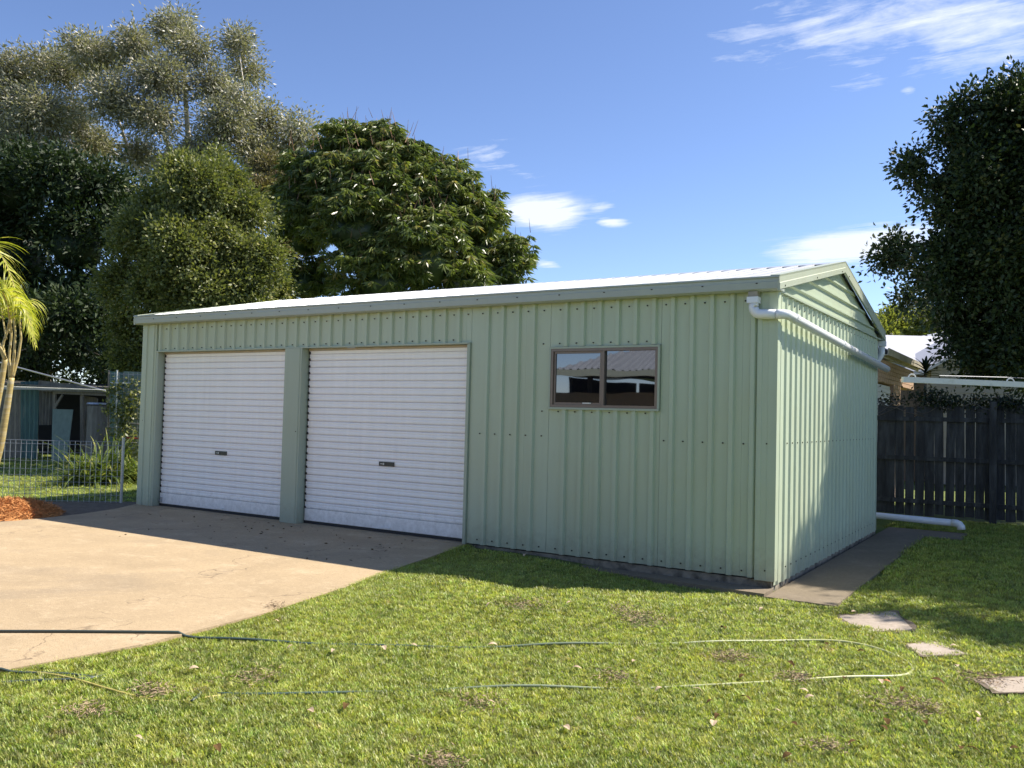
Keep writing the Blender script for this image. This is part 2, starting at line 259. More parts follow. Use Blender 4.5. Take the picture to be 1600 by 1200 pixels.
# ---------------------------------------------------------------- mesh helpers
class MB:
    def __init__(s): s.v = []; s.f = []; s.n = 0
    def add(s, v, f):
        v = np.asarray(v, float).reshape(-1, 3)
        s.f += [tuple(int(i) + s.n for i in q) for q in f]; s.v.append(v); s.n += len(v); return s
    def obox(s, c, size, ax=(np.array([1., 0, 0]), np.array([0, 1., 0]), UZ)):
        c = np.asarray(c, float); a, b, d = [np.asarray(ax[i], float) * size[i] / 2 for i in range(3)]
        v = [c + i * a + j * b + k * d for k in (-1, 1) for j in (-1, 1) for i in (-1, 1)]
        return s.add(v, [(0, 2, 3, 1), (4, 5, 7, 6), (0, 1, 5, 4), (2, 6, 7, 3), (0, 4, 6, 2), (1, 3, 7, 5)])
    def box(s, x0, x1, y0, y1, z0, z1): return s.obox(((x0 + x1) / 2, (y0 + y1) / 2, (z0 + z1) / 2), (abs(x1 - x0), abs(y1 - y0), abs(z1 - z0)))
    def tube(s, pts, r, n=8, cap=True):
        pts = np.asarray(pts, float); k = len(pts); r = np.full(k, r, float) if np.isscalar(r) else np.asarray(r, float)
        T = np.gradient(pts, axis=0); T /= np.linalg.norm(T, axis=1)[:, None] + 1e-12
        up = np.array([0, 0, 1.]) if abs(T[0][2]) < .9 else np.array([1., 0, 0]); vs = []
        a = np.cross(T[0], up); a /= np.linalg.norm(a)
        for i in range(k):
            a = a - T[i] * (a @ T[i]); a /= np.linalg.norm(a) + 1e-12; b = np.cross(T[i], a)
            th = np.arange(n) * 2 * math.pi / n
            vs.append(pts[i] + r[i] * (np.cos(th)[:, None] * a + np.sin(th)[:, None] * b))
        f = [(i * n + j, i * n + (j + 1) % n, (i + 1) * n + (j + 1) % n, (i + 1) * n + j) for i in range(k - 1) for j in range(n)]
        if cap: f += [tuple(range(n))[::-1], tuple((k - 1) * n + j for j in range(n))]
        return s.add(np.concatenate(vs), f)
    def prism(s, poly, vec, close=True):
        poly = np.asarray(poly, float); k = len(poly); vec = np.asarray(vec, float)
        f = [(i, (i + 1) % k, (i + 1) % k + k, i + k) for i in range(k if close else k - 1)]
        if close: f += [tuple(range(k))[::-1], tuple(range(k, 2 * k))]
        return s.add(np.concatenate([poly, poly + vec]), f)
    def sheet(s, prof, vec, t=None):              # an open profile swept along vec, with a sheet thickness t (vector)
        prof = np.asarray(prof, float)
        if t is None: return s.prism(prof, vec, False)
        return s.prism(np.concatenate([prof, prof[::-1] + np.asarray(t, float)]), vec, True)
    def build(s, name, m, parent=None, loc=None, smooth=False, kind=None):
        v = np.concatenate(s.v); o0 = np.array(parent.matrix_world_loc if False else (0, 0, 0))
        if loc is None: loc = v.mean(0) if parent is None else ploc(parent) * 0 + ploc(parent)
        me = bpy.data.meshes.new(name); me.from_pydata((v - np.asarray(loc)).tolist(), [], s.f); me.update()
        me.materials.append(m)
        if smooth: me.polygons.foreach_set('use_smooth', [True] * len(me.polygons))
        o = bpy.data.objects.new(name, me); COL.objects.link(o)
        if parent is not None: o.parent = parent; o.location = np.asarray(loc) - ploc(parent)
        else: o.location = loc
        WL[o.name] = np.asarray(loc, float)
        if kind: o['kind'] = kind
        return o
WL = {}
def ploc(o): return WL[o.name]
def thing(name, label, cat, loc, group=None):
    o = bpy.data.objects.new(name, None); COL.objects.link(o); o.location = loc; WL[o.name] = np.asarray(loc, float); o.empty_display_size = .2
    o['label'] = label; o['category'] = cat
    if group: o['group'] = group
    return o
def tag(o, label, cat, group=None):
    o['label'] = label; o['category'] = cat
    if group: o['group'] = group
    return o
def inst(name, src, loc, parent, rot=None):       # a piece that shares its mesh with an alike piece
    o = bpy.data.objects.new(name, src.data); COL.objects.link(o); o.parent = parent; o.location = np.asarray(loc) - ploc(parent)
    if rot is not None: o.rotation_euler = rot
    WL[o.name] = np.asarray(loc, float); return o
def mesh_np(name, V, F, m, parent=None, loc=(0, 0, 0), var=None, kind=None, smooth=False):
    """V (n,3), F (k,4) quads, fast"""
    me = bpy.data.meshes.new(name); V = np.asarray(V, np.float32) - np.asarray(loc, np.float32)
    me.vertices.add(len(V)); me.vertices.foreach_set('co', V.ravel()); k, c = F.shape
    me.loops.add(k * c); me.loops.foreach_set('vertex_index', F.astype(np.int32).ravel())
    me.polygons.add(k); me.polygons.foreach_set('loop_start', np.arange(k, dtype=np.int32) * c); 
    me.update(calc_edges=True)
    if var is not None:
        a = me.attributes.new('var', 'FLOAT', 'FACE'); a.data.foreach_set('value', np.asarray(var, np.float32))
    if smooth: me.polygons.foreach_set('use_smooth', [True] * k)
    me.materials.append(m); o = bpy.data.objects.new(name, me); COL.objects.link(o)
    if parent is not None: o.parent = parent; o.location = np.asarray(loc) - ploc(parent)
    else: o.location = loc
    WL[o.name] = np.asarray(loc, float)
    if kind: o['kind'] = kind
    return o
def nrm(a): return a / (np.linalg.norm(a, axis=-1, keepdims=True) + 1e-9)
def leaves(P, Dr, L, W, fold=.25, side=None):
    """one folded diamond per leaf -> vertices, quads"""
    n = len(P); Dr = nrm(Dr); S = rng.normal(size=(n, 3)) if side is None else side
    S = nrm(S - Dr * (S * Dr).sum(1, keepdims=True)); Nn = np.cross(Dr, S)
    L = np.broadcast_to(L, n)[:, None]; W = np.broadcast_to(W, n)[:, None]
    V = np.empty((n, 4, 3)); V[:, 0] = P; V[:, 1] = P + Dr * L * .45 + S * W / 2 + Nn * W * fold; V[:, 2] = P + Dr * L; V[:, 3] = P + Dr * L * .45 - S * W / 2 + Nn * W * fold
    return V.reshape(-1, 3), np.arange(n * 4).reshape(n, 4)

# ---------------------------------------------------------------- ground
def sstep(a, b, x): t = np.clip((x - a) / (b - a), 0, 1); return t * t * (3 - 2 * t)
def gz(x, y):
    """lawn height: level with the driveway on the left, a step lower at the shed's right corner"""
    x = np.asarray(x, float); y = np.asarray(y, float)
    h = -.03 - .085 * sstep(-3.2, -.6, x) 
    h = h + .085 * sstep(.35, 1.7, -y) * sstep(-3.3, -2.2, x) * (1 - sstep(-.9, .9, x)) * (1 - sstep(2.0, 4.2, -y))
    h = h + .012 * np.sin(x * 1.7 + y * 2.3) * np.sin(y * 1.3 - x) 
    return h
xs = np.concatenate([[-600, -200, -80, -40, -25], np.arange(-18, 12.01, .3), [16, 25, 40, 80, 200, 600]])
ys = np.concatenate([[-600, -200, -60, -25, -15], np.arange(-11, 18.01, .3), [22, 30, 45, 80, 200, 600, 1500]])
X, Y = np.meshgrid(xs, ys); Z = gz(X, Y)
ind = (X < -2.4) & (X > -10.5) & (Y < 0.6)
Z = np.where(ind, np.minimum(Z, -.03), Z)
Z = np.where((X > -10.2) & (X < .3) & (Y > .25) & (Y < 5.4), -.14, Z)
nx, ny = len(xs), len(ys); ii = np.arange(nx * ny).reshape(ny, nx)
F = np.stack([ii[:-1, :-1], ii[:-1, 1:], ii[1:, 1:], ii[1:, :-1]], -1).reshape(-1, 4)
o = mesh_np('ground', np.stack([X, Y, Z], -1).reshape(-1, 3), F, M['lawn'], kind='structure', smooth=True)

# driveway slab
DRV = [(-3.60, -.06), (-3.30, -1.4), (-2.98, -2.7), (-2.74, -3.9), (-2.68, -5.0), (-2.86, -6.2), (-3.1, -9), (-3, -14), (-9.9, -14), (-9.15, -6), (-9.2, -3.2), (-9.25, -2.4), (-9.25, -2.0), (-9.35, -1.3), (-9.6, -.6), (-9.93, -.06)]
mb = MB(); mb.prism([(x, y, -.12) for x, y in DRV], (0, 0, .12)); 
mb.build('driveway', M['drive'], kind='structure')
mb = MB(); mb.box(-9.93, -3.62, -.055, .3, -.12, .004)
mb.build('door_threshold', M['drive'], kind='structure')
# concrete path along the right wall, pad behind it, edging strip in front
mb = MB(); mb.box(.03, .66, -.32, 5.7, -.16, -.092); mb.box(.03, 1.15, 5.704, 6.6, -.16, -.095); mb.build('side_path', M['path'], kind='structure')
mb = MB(); mb.prism([(-3.58, -.05, -.16), (-3.58, -.14, -.16), (-.2, -.34, -.16), (.026, -.35, -.16), (.026, -.05, -.16)], (0, 0, .098)); mb.build('edging_strip', M['path'], kind='structure')
# dirt bed between driveway and wire fence
mb = MB(); pts = [(-9.97, -.1), (-9.6, -.62), (-9.37, -1.3), (-9.27, -2.0), (-9.27, -2.4), (-9.22, -3.2), (-9.2, -4.5), (-10.6, -4.5), (-12.6, -2.4), (-12.1, -1.3), (-10.6, .1), (-10.2, .5), (-9.97, .3)]
mb.add([(x, y, -.018) for x, y in pts], [tuple(range(len(pts)))[::-1]]); mb.build('garden_bed', M['dirt'], kind='structure')

# ---------------------------------------------------------------- the shed
W0, Dp, H = -9.905, 5.64, 2.82
APX, APZ = Dp / 2, 3.50
shed = thing('garage_shed', 'long pale green ribbed metal garage shed with two white roller doors', 'shed', (W0 / 2, Dp / 2, 0))
mb = MB(); mb.box(W0 + .01, -.012, .012, Dp - .01, -.17, .0); mb.build('foundation', M['slab'], shed)
RH = .033
def profile(u0, u1, ribs, rh=RH, hb=.036, ht=.020):
    """(u, depth) points of ribbed cladding between u0 and u1"""
    out = [(u0, 0)]
    for r in ribs:
        if r - .04 <= u0 or r + .04 >= u1: continue
        out += [(r - hb, 0), (r - ht, rh), (r + ht, rh), (r + hb, 0)]
    out.append((u1, 0)); return out
def clad_front(x0, x1, z0, z1, par=shed, ybase=0., face=-1):
    ribs = [-3.59 + .211 * k for k in range(-31, 18)]
    pr = profile(x0, x1, ribs)
    mb = MB(); mb.sheet([(u, ybase + face * d, z0) for u, d in pr], (0, 0, z1 - z0), (0, -face * .004, 0)); return mb.build('cladding_sheet', M['green'], par)
seams = [-3.59 + .211 * (k + .5) for k in range(-29, 17, 4)]
def strip(x0, x1, z0, z1, **k):
    cs = [x0] + [s for s in seams if x0 + .06 < s < x1 - .06] + [x1]
    for a, b in zip(cs[:-1], cs[1:]): clad_front(a, b - .0015, z0, z1, **k)
DH = 2.385
strip(-9.58, -3.62, DH + .02, H + .02)                                    # over the doors
strip(-3.618, -2.53, .015, H + .02)
strip(-2.528, -1.19, 2.33, H + .02); strip(-2.528, -1.19, .015, 1.625)       # above and below the window
strip(-1.188, -.17, .015, H + .02)
strip(W0 + .1, -9.582, .015, H + .02)
strip(W0 + .02, -.02, .015, H + .02, ybase=Dp, face=1)                       # rear
def clad_side(y0, y1, z0, z1, xb=0., face=1):
    ribs = [.16 + .209 * k for k in range(0, 26)]
    pr = profile(y0, y1, ribs, .019, .034, .012); mb = MB(); mb.sheet([(xb + face * d, u, z0) for u, d in pr], (0, 0, z1 - z0), (-face * .004, 0, 0)); return mb.build('cladding_sheet', M['green'], shed)
ss = [.06] + [.16 + .209 * (k + .5) for k in range(3, 25, 4)] + [Dp - .03]
for a, b in zip(ss[:-1], ss[1:]):
    clad_side(a, b - .0015, -.052, H + .0); clad_side(a, b - .0015, .012, H, W0, -1)
# horizontal cap over the side sheets
mb = MB(); mb.box(-.01, .040, .05, Dp, H + .002, H + .022); mb.build('side_capping', M['green_flash'], shed)
# gable end: two halves with horizontal ribs
def gable(ya, yb, x, sgn):
    mb = MB()
    def ztop(y): return H + .02 + (APZ - .06 - H) * (1 - abs(y - APX) / APX)
    zs = [H + .024]
    for zr in (2.95, 3.11, 3.27): zs += [zr - .02, zr - .006, zr + .014, zr + .03]
    dep = {}
    prof = [(H + .024, 0)]
    for zr in (2.95, 3.11, 3.27): prof += [(zr - .022, 0), (zr - .008, .026), (zr + .014, .026), (zr + .03, 0)]
    prof.append((APZ - .05, 0)); V = []
    for z, d in prof:
        yy = APX * (1 - (z - H - .02) / (APZ - .06 - H)); yy = max(yy, 0.)
        lim = APX - max(APX - yy, 0)              # half width left at this height = APX - (inset)
        ins = APX - lim if False else (APX - yy)
        half = max(APX - ins, .0)
        if sgn < 0: V += [(x + d, APX - half, z), (x + d, APX - .002, z)]
        else: V += [(x + d, APX + .002, z), (x + d, APX + half, z)]
    f = [(2 * i, 2 * i + 1, 2 * i + 3, 2 * i + 2) for i in range(len(prof) - 1)]
    if x < -5: V = [(2 * x - v[0], v[1], v[2]) for v in V]
    mb.add(V, f); mb.build('gable_sheet', M['green'], shed)
for s in (-1, 1): gable(0, 0, .004, s); gable(0, 0, W0 - .004, s)
# corner flashings
for (xa, xb, nm) in ((-.168, .034, 1), (W0 - .01, W0 + .335, 0)):
    mb = MB()
    if nm:
        mb.prism([(xa, -.002, .0), (xa + .004, -.030, 0), (xa + .05, -.033, 0), (xa + .055, -.028, 0), (xa + .11, -.028, 0), (xa + .115, -.034, 0), (.034, -.034, 0), (.034, .06, 0), (.030, .085, 0), (.002, .085, 0), (.002, -.002, 0)], (0, 0, H + .0))
    else:
        mb.prism([(xa, .05, 0), (xa, -.034, 0), (xa + .10, -.034, 0), (xa + .106, -.05, 0), (xa + .13, -.05, 0), (xa + .136, -.034, 0), (xa + .25, -.034, 0), (xa + .256, -.048, 0), (xa + .30, -.048, 0), (xa + .305, -.034, 0), (xb, -.034, 0), (xb, -.002, 0), (xa + .02, -.002, 0), (xa + .02, .05, 0)], (0, 0, H))
    mb.build('corner_flashing', M['green'] , shed)
# left jamb, centre column, head flashing, right jamb
def part(nm, m, *boxes, par=shed, **k):
    mb = MB()
    for b in boxes: mb.box(*b)
    return mb.build(nm, m, par, **k)
part('door_jamb', M['green_flash'], (-9.578, -9.52, -.03, .13, 0, DH + .0))
part('centre_column', M['green_flash'], (-6.715, -6.43, -.05, .125, 0, DH), (-6.43, -6.40, -.044, .125, 0, DH))
part('door_jamb', M['green_flash'], (-3.66, -3.622, -.03, .13, .0, DH))
part('head_flashing', M['green_flash'], (-9.57, -3.622, -.04, .09, DH + .002, DH + .02))
# roller doors
def roller(x0, x1, hx):
    zt = DH; pitch = .0915; zb = .21
    d = MB(); d.box(x0, x1, .09, .12, .035, .04); root = part('roller_door', M['rubber'], (x0 + .0, x1 - .0, .115, .135, .03, zt - .03))
    prof = [(0, .004), (.006, .0), (.012, -.006), (.030, -.0085), (.048, -.0065), (.054, -.0035), (.060, -.0065), (.076, -.008), (.083, -.005), (.0885, .0)]
    proto = None; k = 0; z = zb
    while z + .05 < zt - .05:
        if proto is None:
            mb = MB(); mb.sheet([(x0 + .02, .095 + y, z + zz) for zz, y in prof], (x1 - x0 - .04, 0, 0), (0, .012, 0)); proto = mb.build('slat', M['door'], root, loc=(x0, .095, z))
        else: inst('slat', proto, (x0, .095, z), root)
        if k == 0:
            mb = MB(); mb.box(x0 + .02, x1 - .02, .0925, .110, z + pitch - .0045, z + pitch + .0005); gp = mb.build('slat_joint', M['door_groove'], root, loc=(x0, .095, z))
        else: inst('slat_joint', gp, (x0, .095, z), root)
        z += pitch; k += 1
    part('top_strip', M['tan'], (x0 + .01, x1 - .01, .07, .12, zt - .028, zt - .001), par=root)
    part('top_slat', M['door'], (x0 + .02, x1 - .02, .090, .112, z, zt - .03), par=root)
    part('bottom_rail', M['door'], (x0 + .02, x1 - .02, .083, .110, .045, zb - .004), (x0 + .02, x1 - .02, .079, .0825, .05, .062), par=root)
    part('bottom_seal', M['rubber'], (x0 + .01, x1 - .01, .085, .108, .008, .044), par=root)
    zz = zb + pitch * 7 + .012
    part('lock_plate', M['black'], (hx - .125, hx + .125, .0755, .0865, zz - .010, zz + .044), par=root)
    mb = MB(); mb.tube([(hx - .045, .0765, zz + .017), (hx - .045, .068, zz + .017)], .014, 10); mb.box(hx - .10, hx - .07, .074, .0764, zz + .011, zz + .022); mb.build('lock_cylinder', M['steel'], root)
    part('lift_handle', M['pvc'], (hx - .05, hx + .09, .068, .0815, .068, .078), (hx + .05, hx + .095, .06, .0675, .066, .08), par=root)
    return root
d1 = roller(-9.515, -6.718, -8.12); d2 = roller(-6.398, -3.662, -4.95)
mb = MB()
for x in (-9.50, -6.385):
    for k in range(25): mb.box(x, x + .022, .078, .094, .21 + .0915 * k, .24 + .0915 * k)
mb.build('guide_clip', M['rubber'], shed, kind='stuff')
mb = MB(); mb.box(-9.50, -9.44, .060, .0815, .08, .10); mb.box(-9.455, -9.435, .055, .0815, .06, .14); mb.build('door_latch', M['steel'], shed)
# screws
mb = MB()
def screw(x, z, y=-.003): mb.obox((x, y - .003, z), (.0135, .010, .0135))
for k in range(-28, 17):
    x = -3.59 + .211 * k - .085
    screw(x, H - .075)
    if k <= -1: screw(x, DH + .055)
    elif k >= 5 and k <= 11: screw(x, 2.365); screw(x, 1.60)
    if k > 0 and k < 17: screw(x, .07)
    if (0 < k < 6 or k > 11): screw(x, 1.32)
for x, z in ((-9.83, 1.32), (-9.62, 1.3), (-6.46, 1.25), (-.06, 1.33), (-.06, .1)): mb.obox((x, -.052 if x == -6.46 else -.036, z), (.013, .006, .013))
for y in [.16 + .209 * k - .1 for k in range(2, 26)]:
    for z in (.08, 1.33, H - .07): mb.obox((.003, y, z), (.008, .013, .013))
mb.build('screws', M['screw'], shed, kind='stuff')
# window
wx0, wx1, wz0, wz1 = -2.503, -1.214, 1.648, 2.303
win = part('window', M['green_flash'], (wx0 - .022, wx1 + .022, -.036, .0, wz1 + .001, wz1 + .022), (wx0 - .022, wx1 + .022, -.045, .0, wz0 - .024, wz0 - .001), (wx0 - .022, wx0 - .001, -.034, .0, wz0, wz1), (wx1 + .001, wx1 + .022, -.034, .0, wz0, wz1))
part('window_frame', M['bronze'], (wx0, wx1, -.03, .05, wz1 - .03, wz1), (wx0, wx1, -.03, .05, wz0, wz0 + .03), (wx0, wx0 + .03, -.03, .05, wz0 + .031, wz1 - .031), (wx1 - .03, wx1, -.03, .05, wz0 + .031, wz1 - .031), par=win)
xm = -1.875
part('sliding_sash', M['bronze'], (wx0 + .032, xm + .01, -.012, .018, wz1 - .055, wz1 - .032), (wx0 + .032, xm + .01, -.012, .018, wz0 + .032, wz0 + .055), (wx0 + .032, wx0 + .055, -.012, .018, wz0 + .056, wz1 - .056), (xm - .02, xm + .01, -.014, .018, wz0 + .056, wz1 - .056), par=win)
part('window_mullion', M['bronze'], (xm + .012, xm + .036, -.024, .03, wz0 + .031, wz1 - .031), par=win)
m, n, l, b = new_mat('tinted_glass')
b.inputs['Base Color'].default_value = (.006, .006, .008, 1); b.inputs['Roughness'].default_value = .02; b.inputs['IOR'].default_value = 1.5
gl = n.new('ShaderNodeBsdfGlossy'); gl.inputs['Roughness'].default_value = .012; gl.inputs['Color'].default_value = (.75, .78, .85, 1)
mx = n.new('ShaderNodeMixShader'); mx.inputs[0].default_value = .15; l.new(b.outputs[0], mx.inputs[1]); l.new(gl.outputs[0], mx.inputs[2]); l.new(mx.outputs[0], n['Material Output'].inputs[0])
g = n.new('ShaderNodeTexCoord'); nz_ = n.new('ShaderNodeTexNoise'); nz_.inputs['Scale'].default_value = 1.6; nz_.inputs['Detail'].default_value = 1; l.new(g.outputs['Object'], nz_.inputs['Vector'])
bp = n.new('ShaderNodeBump'); bp.inputs['Distance'].default_value = .0016; l.new(nz_.outputs[0], bp.inputs['Height']); l.new(bp.outputs[0], gl.inputs['Normal'])
M['glass'] = m
part('window_pane', M['glass'], (wx0 + .056, xm - .021, .0, .004, wz0 + .056, wz1 - .056), par=win)
part('window_pane', M['glass'], (xm + .037, wx1 - .031, .012, .016, wz0 + .031, wz1 - .031), par=win)
part('sash_latch', M['offwhite'], (xm - .22, xm - .12, -.026, -.0125, wz0 + .042, wz0 + .056), par=win)
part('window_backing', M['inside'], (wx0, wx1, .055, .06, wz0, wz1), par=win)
# gutter: folded profile
prof = [(.03, 2.93), (.03, 2.824), (-.12, 2.818), (-.150, 2.835), (-.155, 2.90), (-.150, 2.905), (-.150, 2.932), (-.162, 2.940), (-.160, 2.956), (-.135, 2.956), (-.135, 2.945), (-.143, 2.93), (-.143, 2.84), (-.118, 2.828), (.022, 2.832), (.022, 2.93)]
for (xa, xb) in ((W0 - .09, -5.2), (-5.198, .07)):
    mb = MB(); mb.prism([(xa, y, z) for y, z in prof][::-1], (xb - xa, 0, 0)); mb.build('gutter', M['gutter'], shed)
mb = MB(); mb.prism([(.071, y, z) for y, z in ((.03, 2.94), (.03, 2.82), (-.15, 2.82), (-.163, 2.955))], (.004, 0, 0)); mb.build('gutter_end', M['gutter'], shed)
for (xa, xb) in ((W0 - .09, .07),):
    mb = MB(); mb.prism([(xa, Dp - y, z) for y, z in prof], (xb - xa, 0, 0)); mb.build('gutter', M['gutter'], shed)
mb = MB()
for k in range(18): mb.box(W0 + .4 + .55 * k, W0 + .42 + .55 * k, -.1575, -.15, 2.885, 2.896)
mb.build('gutter_rivets', M['screw'], shed, kind='stuff')
# roof sheets
def slope_sheet(xa, xb, side):
    pr = profile(xa, xb, [W0 + .02 + .2 * k for k in range(50)])
    ye, ze = -.09, 2.925
    p0 = np.array([0, ye if side < 0 else Dp - ye, ze]); p1 = np.array([0, APX, APZ + .035]); dv = p1 - p0; nv = np.cross(np.array([1, 0, 0]) if side < 0 else np.array([-1, 0, 0]), dv / np.linalg.norm(dv)); nv = nv * np.sign(nv[2])
    mb = MB(); mb.sheet([p0 + np.array([u, 0, 0]) + nv * d for u, d in pr], dv, -nv * .004); return mb.build('roof_sheet', M['roof'], shed)
xs_ = list(np.arange(W0 - .03, -.3, .8)) + [.0]
for a, b in zip(xs_[:-1], xs_[1:]):
    for s in (-1, 1): slope_sheet(a, b - .002, s)
mb = MB(); mb.prism([(W0 - .06, APX - .17, APZ + .028), (W0 - .06, APX, APZ + .07), (W0 - .06, APX + .17, APZ + .028), (W0 - .06, APX + .17, APZ + .023), (W0 - .06, APX, APZ + .064), (W0 - .06, APX - .17, APZ + .023)], (-W0 + .1, 0, 0)); mb.build('ridge_cap', M['roof'], shed)
mb = MB()
sl = (APZ + .035 - 2.925) / (APX + .09)
for k in range(50):
    for t in (.06, .95, 1.9, 2.75):
        x = W0 + .02 + .2 * k; y = -.09 + t; z = 2.925 + t * sl + .026
        mb.obox((x, y, z + .004), (.013, .013, .008))
mb.build('roof_screws', M['screw'], shed, kind='stuff')
# barge capping on both gable ends: fascia plus top flange with a fold line
for x, sg in ((.0, 1), (W0, -1)):
    for s in (-1, 1):
        ye = -.155; ze = 2.815; y0_ = ye if s < 0 else Dp - ye; yr = APX
        e = np.array([0, y0_, ze]); a = np.array([0, yr, APZ - .075]); dv = a - e
        f0, f1 = x + sg * .058, x + sg * .082
        mb = MB()
        hgt = .148
        sec = [(f0, 0), (f1 - sg * .006, 0), (f1, .008), (f1, hgt * .45), (f1 - sg * .006, hgt * .5), (f1 - sg * .006, hgt - .02), (f1, hgt), (f0 - sg * .07, hgt + .004), (f0 - sg * .07, hgt - .006), (f0, hgt - .008)]
        mb.prism([(px_, e[1], e[2] + z_) for px_, z_ in sec], dv); mb.build('barge_capping', M['barge'], shed)
mb = MB()
for t in (.06, .5, .93):
    for s in (-1, 1):
        y = (-.155 + (APX + .155) * t); z = 2.815 + (APZ - .075 - 2.815) * t + .03
        y = y if s < 0 else Dp - y; mb.obox((.084, y, z), (.006, .014, .014))
mb.build('barge_screws', M['screw'], shed, kind='stuff')

def arc(c, r, a, b, t0, t1, n=7):
    return [np.array(c) + r * (math.cos(t) * np.array(a) + math.sin(t) * np.array(b)) for t in np.linspace(t0, t1, n)]
# front downpipe, elbow, long pipe along the side wall
pipe = thing('drain_pipe', 'white plastic downpipe running from front gutter along the side wall of the green shed', 'pipe', (-.19, -.09, 2.6))
mb = MB(); mb.box(-.245, -.135, -.145, -.04, 2.705, 2.765); mb.build('pipe_socket', M['pvc'], pipe)
mb = MB(); mb.box(-.235, -.145, -.135, -.05, 2.766, 2.816); mb.build('outlet', M['fascia'], pipe)
pts = [(-.19, -.092, 2.71)] + [(-.19, -.092, 2.66)] + arc((-.12, -.092, 2.665), .07, (-1, 0, 0), (0, 0, -1), .1, math.pi / 2, 6) + [(-.06, -.092, 2.592), (.03, -.092, 2.588)]
mb = MB(); mb.tube(pts, .048, 14); mb.build('elbow', M['pvc'], pipe, smooth=True)
pts = arc((.03, .0, 2.588), .092, (0, -1, 0), (1, 0, 0), .0, math.pi / 2, 6) + [(.124, .3, 2.575), (.124, 2.4, 2.50), (.124, 5.66, 2.385)]
mb = MB(); mb.tube(pts, .047, 14); mb.build('long_pipe', M['pvc'], pipe, smooth=True)
for y in (.24, 2.45): 
    mb = MB(); z = 2.577 - (y - .3) * .0358; mb.tube([(.124, y - .06, z + .002), (.124, y + .06, z - .002)], .052, 14); mb.build('pipe_coupling', M['pvc'], pipe, smooth=False)
for y in (1.3, 3.4, 5.2):
    z = 2.575 - (y - .3) * .0358; mb = MB(); mb.box(.028, .08, y - .012, y + .012, z - .02, z + .02); mb.build('bracket', M['steel'], pipe)
# rear downpipe
pipe2 = thing('rear_downpipe', 'short white downpipe under the rear gutter corner of the green shed', 'pipe', (.0, Dp + .1, 2.6))
mb = MB(); mb.box(-.02, .09, Dp + .03, Dp + .15, 2.74, 2.815); mb.build('pipe_socket', M['pvc'], pipe2)
mb = MB(); mb.tube([(.035, Dp + .09, 2.745), (.035, Dp + .09, 2.62), (-.06, Dp + .10, 2.46), (-.14, Dp + .10, 2.36), (-.14, Dp + .10, .0)], .045, 12); mb.build('downpipe', M['pvc'], pipe2, smooth=True)
# loose pvc pipe on the ground
a, b = gnd(1366, 808, .02), gnd(1488, 820, .02)
gp_ = thing('stormwater_pipe', 'white plastic drain pipe lying on the ground behind the shed corner', 'pipe', (a + b) / 2)
a2 = a + (a - b) * .35; d = nrm(b - a); side = nrm(np.cross(d, UZ))
pts = [a2, a, b]; z0 = np.array([0, 0, 0])
mb = MB(); mb.tube([p + UZ * .03 for p in pts], .052, 14); mb.build('pipe_length', M['pvc'], gp_, smooth=True)
mb = MB(); e = b + UZ * .03; mb.tube([e, e + d * .06, e + d * .10 - UZ * .015, e + d * .125 - UZ * .05, e + d * .13 - UZ * .09], .058, 14); mb.build('pipe_elbow', M['pvc'], gp_, smooth=True)

# ---------------------------------------------------------------- paling fence, clothesline, neighbours (right)
fy = 8.5
pf = thing('paling_fence', 'dark weathered timber paling fence at the back right, under the big tree', 'fence', (3.2, fy, 0))
base = None; protos = []
for v in range(5):
    w = .138 + .004 * v; mb = MB(); h = 1.93
    xw = [-w / 2, w / 2]; n_ = 6; V = []; 
    wob = [random.uniform(-.005, .005) for _ in range(n_)]
    for i in range(n_):
        z = h * i / (n_ - 1)
        V += [(-w / 2 + wob[i], -.008, z), (w / 2 + wob[i] * .6, -.008, z), (w / 2 + wob[i] * .6, .008, z), (-w / 2 + wob[i], .008, z)]
    f = [(4 * i + j, 4 * i + (j + 1) % 4, 4 * i + 4 + (j + 1) % 4, 4 * i + 4 + j) for i in range(n_ - 1) for j in range(4)] + [(3, 2, 1, 0), tuple(4 * n_ - 4 + j for j in range(4))]
    V = [(x, y, z) for x, y, z in V]; mb.add(V, f)
    protos.append(mb)
x = -2.4; k = 0; pobj = []
while x < 8.2:
    v = random.randrange(5); gap = random.choice((.005, .008, .012, .017, .022)); w = .138 + .004 * v
    loc = np.array([x + w / 2, fy + random.uniform(-.004, .004), -.04 + random.uniform(-.02, .03)])
    rot = (random.uniform(-.006, .006), random.uniform(-.012, .012), random.uniform(-.03, .03))
    if len(pobj) <= v or pobj[v] is None:
        while len(pobj) <= v: pobj.append(None)
        mb = protos[v]; q = MB(); q.v = [np.concatenate(mb.v) + loc]; q.f = mb.f; q.n = mb.n
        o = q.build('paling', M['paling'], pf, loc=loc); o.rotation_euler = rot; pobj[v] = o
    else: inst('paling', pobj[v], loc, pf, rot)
    x += w + gap; k += 1
for (xa, xb) in ((-2.5, 1.32), (1.44, 4.2), (4.3, 8.2)):
    for z in (.16, .92, 1.62):
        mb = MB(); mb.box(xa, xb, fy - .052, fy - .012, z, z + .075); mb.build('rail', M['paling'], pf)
for x in (-2.56, 1.38, 4.25, 7.3):
    mb = MB(); mb.box(x - .055, x + .055, fy - .12, fy - .013, -.2, 1.98); mb.build('post', M['paling'], pf)

